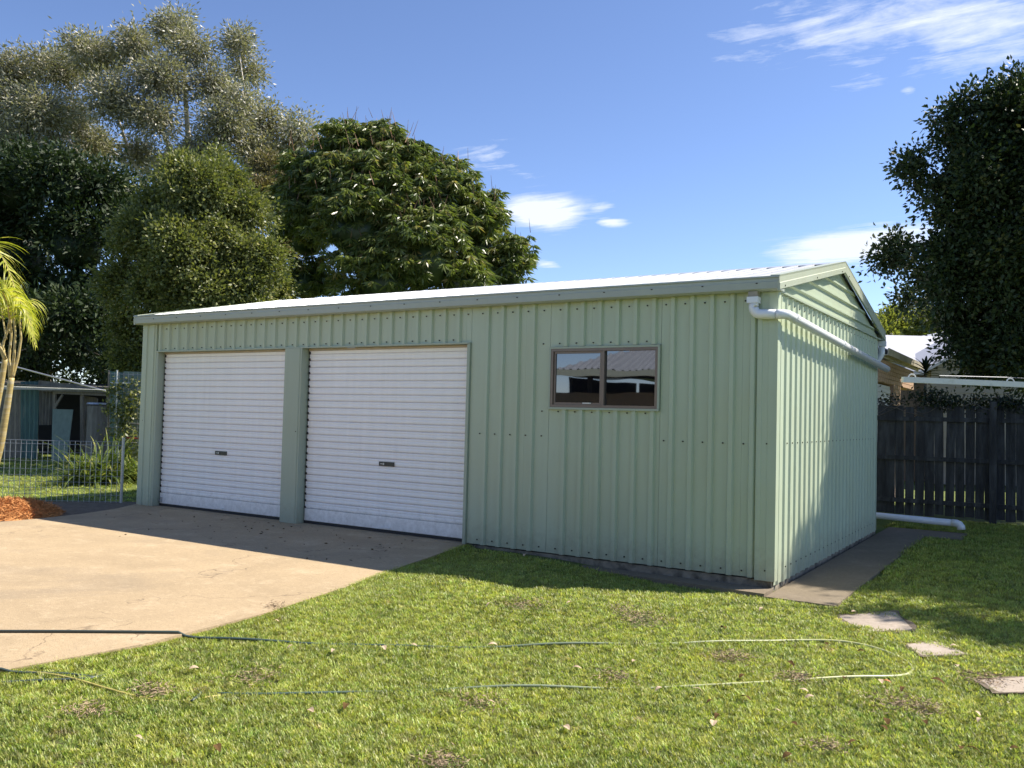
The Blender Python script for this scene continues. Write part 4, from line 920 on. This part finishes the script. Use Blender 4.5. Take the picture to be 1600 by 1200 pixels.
    if core:  # added solid lobes in the darkest leaf tone, blocking light inside the crown
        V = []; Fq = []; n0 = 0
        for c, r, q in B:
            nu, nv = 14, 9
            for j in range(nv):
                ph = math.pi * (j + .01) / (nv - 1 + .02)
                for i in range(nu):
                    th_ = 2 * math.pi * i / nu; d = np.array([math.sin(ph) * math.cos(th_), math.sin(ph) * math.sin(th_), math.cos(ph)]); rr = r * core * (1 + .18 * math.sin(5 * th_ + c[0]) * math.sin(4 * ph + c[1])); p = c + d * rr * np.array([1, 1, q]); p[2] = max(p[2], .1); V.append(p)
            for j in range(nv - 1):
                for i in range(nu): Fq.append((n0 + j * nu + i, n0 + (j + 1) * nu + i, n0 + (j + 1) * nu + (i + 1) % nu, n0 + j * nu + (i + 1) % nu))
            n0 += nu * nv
        mesh_np('core_blocker', np.array(V), np.array(Fq), leafm, t, loc=base, var=np.zeros(len(Fq)), kind='stuff')
    if spikes:
        mb = MB(); c_, n_, m_, l_ = CP, spikes[0], spikes[1], spikes[2]
        up = np.argsort(-U[:, 2] + rng.random(nclump) * .8)[:n_]
        for i in up:
            p = CP[i] + U[i] * .1; e = p + np.array([random.gauss(0, .1), random.gauss(0, .1), l_ * random.uniform(.6, 1.3)]); mb.tube([p, e], [.012, .004], 3)
        mb.build('flower_spikes', m_, t, kind='stuff')
    return t
def bl(F, lst, q=1., k=1., jit=1.2):
    out = []
    for e in lst:
        px, py, r = e[:3]; dF = e[3] if len(e) > 3 else random.uniform(-jit, jit); out.append((at(px, py, F + dF), r / CF * (F + dF) * k, q))
    return out
def root(px, F): b = at(px, 700, F); b[2] = -.1; return b
# mango
mango = [(560, 255, 68), (500, 300, 68), (620, 285, 66), (690, 335, 72), (560, 365, 95, -1.5), (480, 375, 58), (660, 410, 95, -1.5), (745, 390, 62), (788, 428, 46), (480, 445, 52), (600, 445, 85, -1.8), (720, 445, 62, -1), (800, 470, 34), (540, 228, 48), (600, 226, 44), (650, 250, 36), (720, 300, 38), (765, 345, 34), (455, 310, 34), (815, 408, 20), (700, 285, 45), (755, 330, 40), (805, 392, 32), (470, 265, 36), (520, 245, 40), (650, 340, 70), (580, 300, 70, -1.2), (620, 270, 55, -.8), (530, 285, 55, -1), (690, 300, 50, -.8), (735, 345, 48, -.8), (470, 330, 45, -.8)]
M['panicle'] = mat('flower_panicle', (.30, .17, .10), .8, var=.2)
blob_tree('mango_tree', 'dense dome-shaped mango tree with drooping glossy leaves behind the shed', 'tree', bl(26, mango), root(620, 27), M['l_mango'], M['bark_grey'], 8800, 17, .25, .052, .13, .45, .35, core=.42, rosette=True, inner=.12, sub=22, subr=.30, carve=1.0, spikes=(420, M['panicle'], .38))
# bushy tree
bushy = [(310, 310, 62), (255, 335, 50), (370, 345, 58), (225, 385, 55), (300, 405, 80, -1), (390, 420, 58), (200, 455, 48), (265, 470, 68, -1), (350, 465, 70, -1), (420, 455, 34), (210, 520, 44), (232, 570, 34, 0), (290, 275, 32), (350, 285, 30), (280, 540, 60), (340, 255, 16), (200, 565, 30, 0)]
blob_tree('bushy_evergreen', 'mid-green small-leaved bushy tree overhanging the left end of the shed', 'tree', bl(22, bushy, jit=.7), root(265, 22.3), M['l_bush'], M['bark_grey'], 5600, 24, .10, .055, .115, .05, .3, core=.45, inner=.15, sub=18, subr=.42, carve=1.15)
# dark tree at left
dark = [(30, 300, 80), (110, 295, 62), (20, 400, 92), (120, 385, 80), (60, 500, 92), (150, 480, 62), (170, 535, 44), (0, 560, 52), (-70, 420, 110), (-90, 280, 90), (60, 570, 40), (120, 560, 38), (-60, 540, 80), (175, 330, 36), (110, 610, 22, 2), (40, 600, 30, 2), (170, 590, 36, 2), (160, 640, 30, 4), (60, 640, 40, 6), (0, 640, 40, 6), (110, 650, 40, 6), (20, 515, 55, -5), (95, 505, 55, -5), (155, 500, 45, -4.5), (-50, 500, 60, -5), (60, 540, 36, -3), (130, 545, 30, -3), (185, 575, 26, -4), (192, 305, 34), (200, 360, 40), (165, 290, 34)]
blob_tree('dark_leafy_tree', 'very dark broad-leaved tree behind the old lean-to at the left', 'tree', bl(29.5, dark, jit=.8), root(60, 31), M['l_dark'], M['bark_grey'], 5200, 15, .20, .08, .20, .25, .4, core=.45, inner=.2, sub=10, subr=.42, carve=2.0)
# tall gum
euc = [(15, 130, 50), (100, 118, 42), (60, 190, 52), (150, 98, 40), (205, 82, 36), (265, 55, 34), (300, 85, 36), (372, 78, 24), (385, 118, 26), (335, 145, 36), (250, 130, 42), (180, 165, 44), (110, 195, 40), (415, 195, 34), (468, 215, 28), (350, 205, 44), (240, 195, 42), (30, 240, 46), (150, 238, 36), (310, 245, 36), (400, 250, 40), (0, 195, 46), (445, 250, 34), (-40, 150, 60), (-50, 230, 60), (215, 250, 34), (280, 30, 14), (120, 75, 18), (55, 95, 18), (375, 160, 24), (90, 260, 36), (270, 280, 30), (470, 190, 12), (372, 60, 12)]
gt = blob_tree('tall_gum_tree', 'tall open gum tree with pale bark rising above the other trees at left', 'tree', bl(37, euc, jit=2.2), root(285, 37.5), M['l_euc'], M['bark_white'], 5600, 21, .19, .058, .26, .35, .40, inner=.35, branch_r=.06, flat=.8, sub=12, subr=.55, carve=1.8)
mb = MB()
def tp(l, F=37.2): return [at(x, y, F) for x, y in l]
mb.tube(tp([(292, 330), (291, 270), (294, 210), (290, 160), (288, 110), (286, 80)]), [.17, .15, .12, .09, .06, .02], 7)
mb.tube(tp([(293, 270), (312, 240), (335, 212), (350, 195)]), [.09, .07, .05, .015], 6)
mb.tube(tp([(150, 290), (130, 250), (112, 225), (100, 205)]), [.10, .08, .05, .015], 6)
mb.tube(tp([(205, 258), (170, 245), (140, 262), (95, 245), (60, 230)]), [.08, .06, .05, .03, .01], 6)
mb.tube(tp([(230, 300), (205, 245), (190, 200), (170, 150), (165, 120)]), [.09, .07, .05, .03, .01], 6)
mb.tube(tp([(385, 290), (395, 230), (385, 160), (375, 90)]), [.07, .055, .035, .01], 6)
mb.tube(tp([(20, 290), (25, 220), (15, 150)]), [.08, .05, .015], 6)
mb.build('pale_limb', M['bark_white'], gt, smooth=True)
# olive-brown sparse tree between
blob_tree('olive_tree', 'sparse olive-brown tree squeezed between the bushy tree and the mango', 'tree', bl(28.5, [(420, 275, 34), (440, 330, 34), (447, 390, 30), (452, 445, 22), (400, 310, 30), (432, 300, 26)], jit=.5), root(440, 29), M['l_brown'], M['bark_grey'], 1000, 22, .11, .055, .13, .2, .12, inner=.3, branch_r=.03, sub=8)
# big dark tree at right
rt = [(1398, 408, 34, 1), (1450, 440, 32, 1), (1465, 300, 32, 0), (1515, 238, 48, 0), (1570, 200, 56, 0), (1495, 358, 58, 0), (1560, 300, 90, 0), (1650, 250, 120, 0), (1530, 435, 84, 0), (1620, 425, 105, 0), (1490, 500, 42, 1), (1560, 530, 52, 1), (1650, 540, 80, 0), (1760, 420, 150, 0), (1505, 175, 26, 0), (1568, 150, 22, 0), (1600, 160, 40, .5), (1420, 265, 20, 0), (1422, 470, 26, 2), (1545, 580, 30, 1), (1620, 590, 40, 1), (1415, 264, 13, 0), (1430, 282, 17, 0), (1470, 192, 15, 0), (1484, 214, 22, 0), (1532, 152, 15, 0), (1378, 402, 11, 1), (1396, 378, 14, 1), (1592, 130, 18, 0), (1440, 250, 11, 0), (1428, 402, 16, .5), (1465, 470, 20, .5), (1500, 540, 36, .5), (1570, 470, 70, 0), (1590, 560, 55, 0), (1530, 580, 26, .5), (1480, 455, 36, 0), (1480, 405, 34, 0), (1590, 380, 80, -.6), (1530, 300, 60, -.5)]
rb = bl(17.5, rt)
rb += [(np.array(c, float), r, .95) for c, r in (((4.6, 9.4, 8.4), 1.75), ((4.3, 7.9, 7.3), 1.0), ((5.5, 7.5, 6.9), 1.2), ((6.8, 7.4, 6.9), 1.3), ((5.2, 8.9, 6.6), 1.5), ((7.4, 6.7, 7.0), 1.1), ((4.4, 10.9, 7.4), 2.0), ((6.3, 9.6, 7.8), 2.0), ((6.6, 11.4, 6.6), 2.4), ((4.8, 9.6, 5.0), 1.3), ((8.4, 9.2, 7.8), 1.8),  # unseen lobes added to shade side wall, path and lawn and block sky
    ((5.95, 3.75, 6.4), .55), ((5.1, 3.9, 6.4), .35), ((6.9, 4.4, 6.6), .6), ((6.3, 5.5, 6.7), .5), ((7.7, 3.9, 6.4), .6), ((4.1, 8.9, 9.6), .9), ((3.4, 6.2, 5.8), .75), ((4.2, 6.6, 6.9), .7), ((4.2, 5.3, 6.4), .5), ((5.1, 5.9, 6.4), .9), ((3.4, 6.6, 6.6), .9), ((4.6, 5.8, 6.2), .9), ((6.1, 5.2, 6.5), .7), ((6.5, 6.5, 6.0), 1.2), ((5.0, 7.0, 5.2), 1.0), ((7.5, 8.0, 6.0), 1.5), ((4.0, 8.4, 5.6), .9), ((5.4, 6.4, 7.6), .9), ((3.0, 8.6, 7.6), 1.0))]
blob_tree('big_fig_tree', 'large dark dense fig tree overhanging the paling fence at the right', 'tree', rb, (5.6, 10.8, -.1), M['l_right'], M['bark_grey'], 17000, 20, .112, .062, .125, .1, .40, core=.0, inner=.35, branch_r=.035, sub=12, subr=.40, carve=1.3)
# sunlit trees behind the neighbour
for i, (lb_, lst) in enumerate((('pale green feathery tree behind the neighbour garage, left one', [(1392, 515, 18), (1378, 530, 16), (1405, 525, 18), (1398, 500, 13)]), ('pale green tree behind the neighbour house roof, right one', [(1440, 512, 20), (1460, 525, 20), (1480, 515, 20), (1425, 530, 16), (1455, 500, 13)]))):
    blob_tree('feathery_tree', lb_, 'tree', bl(44, lst), root(lst[0][0], 44), M['l_far'], M['bark_grey'], 800, 10, .22, .10, .22, .0, .15, inner=.3, branch_r=.03, group='sunlit trees beyond the neighbour roofs')

# ---------------------------------------------------------------- house behind the photographer, seen in the window
hb = thing('veranda_house', 'low house behind the photographer, light corrugated roof, reflected in the shed window', 'house', (-8, -14, 0))
ex0, ex1, ey, ez = -9.0, 6., -11.6, 2.76
mb = MB(); pr = []
k = 0; u = ex0
while u < ex1: pr += [(u, 0), (u + .05, .0), (u + .08, .035), (u + .12, .035), (u + .15, 0)]; u += .2
rise = np.array([0, -4.6, 1.9]); nv = nrm(np.cross(np.array([-1., 0, 0]), rise)); nv = nv * np.sign(nv[2])
mb = MB(); V = []
for (uu, d) in pr:
    lim = min(1., max(0.02, (uu - ex0) / 4.6)); b0 = np.array([uu, ey, ez]) + nv * d; V += [b0, b0 + rise * lim]
mb.add(V, [(2 * i, 2 * i + 2, 2 * i + 3, 2 * i + 1) for i in range(len(pr) - 1)])
mb.build('roof', M['roof'], hb)
mb = MB(); a = np.array([ex0, ey, ez]); apx_ = a + rise + np.array([4.6, 0, 0]); mb.add([a, apx_, np.array([ex0, ey - 9.2, ez])], [(0, 1, 2)]); mb.add([apx_, np.array([ex1, apx_[1], apx_[2]]), np.array([ex1, ey - 9.2, ez]), np.array([ex0, ey - 9.2, ez])], [(0, 1, 2, 3)]); mb.build('rear_roof', M['roof'], hb)
part('gutter', M['gutter'], (ex0, ex1, ey, ey + .14, ez - .16, ez - .0), par=hb)
part('soffit', M['inside'], (ex0 + .1, ex1, ey - 2.2, ey - .02, ez - .12, ez - .04), par=hb)
part('wall', M['tanwall'], (ex0 + .1, ex1, ey - 5.4, ey - 5.2, -.1, ez - .13), par=hb)
part('balustrade', M['tanwall'], (ex0 - .5, ex1, ey - .9, ey - .75, -.1, 2.2), par=hb)
part('end_wall', M['inside'], (ex0 - .1, ex0, ey - 5.2, ey - .95, -.1, ez - .13), par=hb)
for x in (ex0 + .5, -4, 0, 4): part('post', M['inside'], (x, x + .12, ey - 1.0, ey - .92, 2.203, ez - .13), par=hb)  # posts coloured near-black, so veranda shade is part of their colour

# ---------------------------------------------------------------- stepping stones
stones = ([(1308, 962), (1398, 955), (1428, 984), (1350, 987)], [(1414, 1006), (1462, 1002), (1512, 1022), (1440, 1024)], [(1530, 1062), (1640, 1055), (1690, 1078), (1560, 1082)])
lab = ('cracked concrete stepping stone nearest the shed path', 'pale concrete stepping stone between two others on the lawn', 'pale concrete stepping stone at the right edge of the picture')
ST = []
for q, lb_ in zip(stones, lab):
    c4 = [gnd(x, y, -.105) for x, y in q]; cc = np.mean(c4, 0); pts = []
    for i in range(4):
        a, b = c4[i], c4[(i + 1) % 4]
        for t in np.linspace(.06, .94, 6): p = a * (1 - t) + b * t; p = p + (cc - p) * random.uniform(0, .03); pts.append(p)
    ST.append((cc, max(np.linalg.norm(p - cc) for p in c4) * .8))
    ring = [cc + (p - cc) * random.uniform(1.08, 1.28) for p in pts]; mb = MB(); mb.add([np.array([p[0], p[1], -.118 + .012]) for p in ring], [tuple(range(len(ring)))[::-1]] if np.cross(ring[1] - cc, ring[2] - cc)[2] < 0 else [tuple(range(len(ring)))]); mb.build('bare_soil', M['dirt'], kind='structure')
    mb = MB(); mb.prism([p - UZ * .05 for p in pts], (0, 0, .05)); o = mb.build('stepping_stone', M['stone'], loc=cc); tag(o, lb_, 'stepping stone', 'stepping stones across the lawn')

# ---------------------------------------------------------------- hoses
def hose_mat(name, stops):
    m, n, l, b = new_mat(name); g = n.new('ShaderNodeNewGeometry'); s = n.new('ShaderNodeSeparateXYZ'); l.new(g.outputs['Position'], s.inputs[0])
    mr = n.new('ShaderNodeMapRange'); mr.inputs[1].default_value = -4; mr.inputs[2].default_value = 3; l.new(s.outputs[0], mr.inputs[0]); r = n.new('ShaderNodeValToRGB'); e = r.color_ramp.elements
    for i, (p, c) in enumerate(stops):
        if i < 2: e[i].position = p; e[i].color = c + (1,)
        else: x = e.new(p); x.color = c + (1,)
    l.new(mr.outputs[0], r.inputs[0]); l.new(r.outputs[0], b.inputs['Base Color']); b.inputs['Roughness'].default_value = .4; return m
M['hose'] = hose_mat('faded_hose', [(0., (.045, .05, .045)), (1., (.20, .26, .20)), (.35, (.05, .09, .08)), (.55, (.22, .26, .16)), (.72, (.50, .50, .24)), (.85, (.42, .45, .30))])
M['hose_dark'] = mat('dark_green_hose', (.05, .07, .062), .4); M['hose_yel'] = mat('yellow_hose', (.45, .38, .11), .45, col2=(.2, .2, .1), c2scale=8, c2amt=.4)
DRX = np.array([p[0] for p in DRV[:7]]); DRY = np.array([p[1] for p in DRV[:7]])
def on_drive(x, y):
    xe = np.interp(-np.asarray(y), -DRY, DRX); return (x < xe) & (y < 0)
def hose(pxs, r, m, label, lift=.012, group='garden hoses on the lawn', name='garden_hose'):
    G = np.array([gnd(x, y, -.04) for x, y in pxs]); d = np.concatenate([[0], np.cumsum(np.linalg.norm(np.diff(G, axis=0), axis=1))]); tt = np.linspace(0, d[-1], max(30, int(d[-1] / .05)))
    Q = np.stack([np.interp(tt, d, G[:, i]) for i in range(3)], 1)
    for _ in range(10): Q[1:-1] = (Q[:-2] + Q[1:-1] * 2 + Q[2:]) / 4
    od = on_drive(Q[:, 0], Q[:, 1]); Q[:, 2] = np.where(od, r + .001, gz(Q[:, 0], Q[:, 1]) + lift + .013 * np.sin(tt * 4.3) * np.sin(tt * 1.1))
    for _ in range(4): Q[1:-1, 2] = (Q[:-2, 2] + Q[1:-1, 2] * 2 + Q[2:, 2]) / 4
    Q[:, 2] = np.where(od, np.maximum(Q[:, 2], r + .001), Q[:, 2])
    mb = MB(); mb.tube(Q, r, 8); o = mb.build(name, m, smooth=True); tag(o, label, 'hose', group); return Q
H1 = hose([(-60, 998), (100, 998), (230, 999), (400, 1000), (560, 1001), (760, 1003), (900, 1001), (1050, 998), (1160, 992), (1250, 987), (1320, 989), (1380, 1000), (1420, 1014), (1430, 1026), (1420, 1037), (1395, 1043), (1340, 1045), (1240, 1049), (1120, 1054), (980, 1056), (880, 1058), (760, 1060), (600, 1064), (450, 1069), (340, 1072)], .0095, M['hose'], 'long faded hose looping across the lawn from dark green to pale yellow', .009)
hose([(-60, 1060), (20, 1058), (90, 1057), (150, 1059), (200, 1064), (260, 1065), (310, 1062), (325, 1067), (320, 1076), (300, 1086)], .0085, M['hose_dark'], 'dark green hose curving over the grass at lower left, ending in a bend', .006)
hose([(-60, 1075), (10, 1071), (60, 1068), (110, 1066), (150, 1062), (178, 1052), (185, 1043), (176, 1036)], .0085, M['hose_dark'], 'dark green hose at lower left that curls back beside the driveway edge', .006)
hose([(40, 1056), (90, 1060), (120, 1067), (160, 1076), (200, 1082), (240, 1087), (290, 1087), (316, 1074), (345, 1074)], .0075, M['hose_yel'], 'thin yellow hose crossing the dark hoses at lower left', .012)

# ---------------------------------------------------------------- dead leaves and dry tufts on the lawn
lk = [('pale_dry_leaf', 'pale curled dry leaf lying on the lawn', mat('pale_leaf', (.46, .34, .22), .7, var=.2), 'pale dry leaves on the lawn'), ('dark_dry_leaf', 'dark brown curled leaf lying on the lawn', mat('brown_leaf', (.10, .06, .025), .95, var=.3, spec=.05), 'dark dry leaves on the lawn')]
lp = {0: [(430, 971), (645, 1010), (455, 1012), (600, 1013), (485, 1112), (1030, 1078), (991, 1034), (1212, 1112), (1090, 1080), (1115, 1131), (1530, 1126), (1525, 1116), (1265, 1090), (765, 945), (520, 1018), (770, 1008), (1375, 1066), (900, 1046), (1255, 1080), (1495, 1042), (765, 1100), (885, 1138), (1490, 1010), (890, 943), (303, 1045), (215, 1154), (1190, 953), (1335, 957), (820, 868)],
      1: [(1290, 1007), (1130, 982), (1235, 1038), (1345, 1018), (1165, 1092), (1110, 1098), (1240, 1132), (1230, 1182), (1335, 1163), (1385, 1128), (1445, 1130), (1465, 1066), (1380, 1138), (1500, 1170), (1120, 1120), (1520, 1172), (1160, 1058), (1410, 1078), (1320, 1060), (340, 1170), (540, 1105), (1585, 1170)]}
protoL = {}
for kx, L_ in lp.items():
    nm, lb_, mm, gr = lk[kx]; var_protos = []
    for v in range(3):
        mb = MB(); L = .042 + .006 * v; q = []
        for j, t in enumerate(np.linspace(0, 1, 6)):
            w = .012 * math.sin(math.pi * (.08 + .84 * t)); zc = .006 * math.sin(math.pi * t) * (1 + v * .4); q += [(L * (t - .5), -w, zc + w * .3), (L * (t - .5), 0, zc), (L * (t - .5), w, zc + w * .2)]
        f = [(3 * j + e, 3 * j + e + 1, 3 * j + e + 4, 3 * j + e + 3) for j in range(5) for e in (0, 1)]; V = np.array(q); 
        me = bpy.data.meshes.new(nm); me.from_pydata(V.tolist(), [], f); me.materials.append(mm); var_protos.append(me)
    for i, (x, y) in enumerate(L_):
        o = bpy.data.objects.new(nm, var_protos[i % 3]); COL.objects.link(o); g = gnd(x, y, -.06); z = float(gz(g[0], g[1])); g = gnd(x, y, z + .03); o.location = (g[0], g[1], z + .034); o.rotation_euler = (random.uniform(-.25, .25), random.uniform(-.25, .25), random.uniform(0, 6.3)); s_ = random.uniform(1.05, 1.65); o.scale = (s_, s_, s_)
        tag(o, lb_, 'leaf', gr)
ol = bpy.data.objects.new('orange_dry_leaf', protoL.get('x') or o.data.copy()); COL.objects.link(ol); ol.data.materials.clear(); ol.data.materials.append(mat('orange_leaf', (.5, .13, .04), .6)); g = gnd(1385, 1065, -.08); ol.location = (g[0], g[1], -.08); ol.scale = (1.3, 1.3, 1.3); tag(ol, 'single bright orange-red dry leaf on the lawn at right', 'leaf')
dry = [(1000, 968, .22, 150), (975, 958, .16, 80), (820, 958, .2, 160), (1245, 1053, .14, 150), (1155, 1022, .14, 120), (1130, 1026, .1, 80), (690, 1178, .12, 140), (1400, 1092, .2, 160), (1440, 1100, .16, 120), (1285, 1155, .12, 90), (238, 1082, .12, 120), (400, 1055, .18, 120), (745, 1090, .14, 100), (1000, 978, .2, 120), (135, 1115, .12, 100), (1540, 1050, .18, 200), (960, 1050, .14, 90), (430, 960, .1, 60)]
Vs = []; 
for (x, y, r, n) in dry:
    c = gnd(x, y, -.06); p = np.zeros((n * 2, 3)); p[:, 0] = c[0] + rng.normal(size=n * 2) * r * .5; p[:, 1] = c[1] + rng.normal(size=n * 2) * r * .5; p[:, 2] = gz(p[:, 0], p[:, 1]) + rng.uniform(.012, .05, n * 2); Vs.append(p)
Pn = np.concatenate(Vs); Dr = rng.normal(size=Pn.shape); Dr[:, 2] *= .4
V, Fq = leaves(Pn, Dr, rng.uniform(.02, .05, len(Pn)), .0055, .1)
o = mesh_np('dead_grass', V, Fq, M['deadgrass'], loc=(0, -4, 0), kind='stuff'); tag(o, 'patches of dry brown dead grass scattered over the lawn', 'dead grass')

# broad-leaved weeds low in the grass
wn = 1500; wx_, wy_ = rng.uniform(-4, 3.5, wn), rng.uniform(-7.5, -2.2, wn); wm = (np.sin(wx_ * 2.1 + wy_) + np.sin(wy_ * 2.7 - wx_ * 1.3) > .5) & ~on_drive(wx_, wy_); wx_, wy_ = wx_[wm], wy_[wm]; per_ = 7
Pn = np.repeat(np.column_stack([wx_, wy_, gz(wx_, wy_) + .012]), per_, 0) + rng.normal(size=(len(wx_) * per_, 3)) * np.array([.012, .012, .004]); Dr = rng.normal(size=Pn.shape); Dr[:, 2] = np.abs(Dr[:, 2]) * .6 + .35
V, Fq = leaves(Pn, Dr, rng.uniform(.015, .032, len(Pn)), rng.uniform(.009, .016, len(Pn)), .15)
o = mesh_np('lawn_weeds', V, Fq, M['grass'], loc=(0, -4, 0), kind='stuff'); tag(o, 'low broad-leaved weeds growing through the front lawn', 'weeds')
# dark crumbs of leaf litter on the shaded concrete
cn = 90; cx_, cy_ = rng.uniform(-9, -3.8, cn), -.12 - np.abs(rng.normal(0, .9, cn)); Pn = np.column_stack([cx_, cy_, np.full(cn, .004)]); Dr = rng.normal(size=Pn.shape); Dr[:, 2] = .05
V, Fq = leaves(Pn, Dr, rng.uniform(.015, .06, cn), rng.uniform(.008, .02, cn), .2); o = mesh_np('leaf_litter', V, Fq, lk[1][2], loc=(-6, -1, 0), kind='stuff'); tag(o, 'scattered brown crumbs of leaf litter on the driveway', 'leaf litter')

# ---------------------------------------------------------------- grass blades: tufts instanced over the lawn
def tuft(seed, n, h, spread, w):
    r = np.random.default_rng(seed); V = []; F = []; c = 0
    for i in range(n):
        p = np.array([r.normal() * spread, r.normal() * spread, -.004]); a = r.uniform(0, 2 * math.pi); d = np.array([math.cos(a) * .55, math.sin(a) * .55, 1.]); d = d / np.linalg.norm(d); s_ = np.array([-math.sin(a), math.cos(a), 0]); hh = h * r.uniform(.55, 1.2); lean = r.uniform(.1, .75)
        for j in range(3):
            ww = w * (1, .85, .12)[j] * .5; V += [p - s_ * ww, p + s_ * ww]; p = p + d * hh / 2; d = d + np.array([math.cos(a), math.sin(a), 0]) * lean; d = d / np.linalg.norm(d)
        for j in range(2): F.append((c + 2 * j, c + 2 * j + 1, c + 2 * j + 3, c + 2 * j + 2))
        c += 6
    me = bpy.data.meshes.new('grass_tuft'); me.from_pydata([tuple(v) for v in V], [], F); me.materials.append(M['grass']); return bpy.data.objects.new('grass_tuft', me)
tc_ = bpy.data.collections.new('tuft_library')
for s_ in range(6): tc_.objects.link(tuft(s_, 15, .034, .020, .0060))
def inside_excl(x, y):
    ex = on_drive(x, y) & (x > -9.4)
    ex |= (x > -9.95) & (x < .05) & (y > -.03) & (y < 5.7)
    ex |= (x > -3.6) & (x < .05) & (y > -.15 - (x + 3.58) * .060) & (y < .1)
    ex |= (x > .0) & (x < .67) & (y > -.33) & (y < 5.72); ex |= (x > 0) & (x < 1.16) & (y > 5.6) & (y < 6.62)
    ex |= (x < -9.25) & (y < .4) & (x > -12.4) & (y > -4.5) & ((x + 10.6) > -1.2 * (-(y - .1)) * 1.3)
    for (cc, r) in ST: ex |= ((x - cc[0]) / r) ** 2 + ((y - cc[1]) / (r * .8)) ** 2 < .62
    return ex
def area(x0, x1, y0, y1, dens): n = int((x1 - x0) * (y1 - y0) * dens); return np.stack([rng.uniform(x0, x1, n), rng.uniform(y0, y1, n)], 1)
pts = np.concatenate([area(-4.0, 7, -9, -2.5, 1500), area(-4.2, 8, -2.5, 1, 900), area(0, 9, 1, 8.5, 420), area(-24, -9, -2.6, 9.5, 60)])
et = rng.random(2600); ey_ = -et * 7.5; ex_ = np.interp(-ey_, -DRY, DRX) + np.abs(rng.normal(0, .03, 2600)) - .012; edge_pts = np.column_stack([ex_, ey_])
F_ = (pts - CO[:2]) @ WV[:2]; Rr = (pts - CO[:2]) @ RV[:2]; keep = (F_ > -.5) & (np.abs(Rr) < F_ * .95 + 1.6) & ~inside_excl(pts[:, 0], pts[:, 1]); pts = pts[keep]
bare = np.array([[*gnd(x, y, -.06)[:2], r] for x, y, r, n in dry])
dm = np.min(np.linalg.norm(pts[:, None, :] - bare[None, :, :2], axis=2) / bare[None, :, 2], axis=1); keep = (dm > .55) | (rng.random(len(pts)) < .3); pts = pts[keep]
pts = np.concatenate([pts, edge_pts]); dist = np.linalg.norm(pts - CO[:2], axis=1)
z = gz(pts[:, 0], pts[:, 1]); me = bpy.data.meshes.new('grass'); me.vertices.add(len(pts)); me.vertices.foreach_set('co', np.column_stack([pts, z]).astype(np.float32).ravel())
a = me.attributes.new('sc', 'FLOAT', 'POINT'); a.data.foreach_set('value', (rng.uniform(.65, 1.15, len(pts)) * np.clip(dist / 7, 1, 1.8)).astype(np.float32))
a = me.attributes.new('rz', 'FLOAT', 'POINT'); a.data.foreach_set('value', rng.uniform(0, 6.28, len(pts)).astype(np.float32))
go = bpy.data.objects.new('grass', me); COL.objects.link(go); tag(go, 'short green lawn grass in front of and beside the shed', 'grass'); go['kind'] = 'stuff'
ng_ = bpy.data.node_groups.new('grass_scatter', 'GeometryNodeTree'); ng_.interface.new_socket('Geometry', in_out='INPUT', socket_type='NodeSocketGeometry'); ng_.interface.new_socket('Geometry', in_out='OUTPUT', socket_type='NodeSocketGeometry')
n = ng_.nodes; l = ng_.links; gi = n.new('NodeGroupInput'); gou = n.new('NodeGroupOutput'); iop = n.new('GeometryNodeInstanceOnPoints'); ci = n.new('GeometryNodeCollectionInfo'); ci.inputs['Collection'].default_value = tc_; ci.inputs['Separate Children'].default_value = True; ci.inputs['Reset Children'].default_value = True
iop.inputs['Pick Instance'].default_value = True
an = n.new('GeometryNodeInputNamedAttribute'); an.data_type = 'FLOAT'; an.inputs['Name'].default_value = 'sc'; ar = n.new('GeometryNodeInputNamedAttribute'); ar.data_type = 'FLOAT'; ar.inputs['Name'].default_value = 'rz'
cx = n.new('ShaderNodeCombineXYZ'); l.new(ar.outputs[0], cx.inputs[2]); l.new(gi.outputs[0], iop.inputs['Points']); l.new(ci.outputs[0], iop.inputs['Instance']); l.new(cx.outputs[0], iop.inputs['Rotation']); l.new(an.outputs[0], iop.inputs['Scale']); l.new(iop.outputs[0], gou.inputs[0])
md = go.modifiers.new('scatter', 'NODES'); md.node_group = ng_
print('grass tufts', len(pts), 'objects', len(COL.objects))
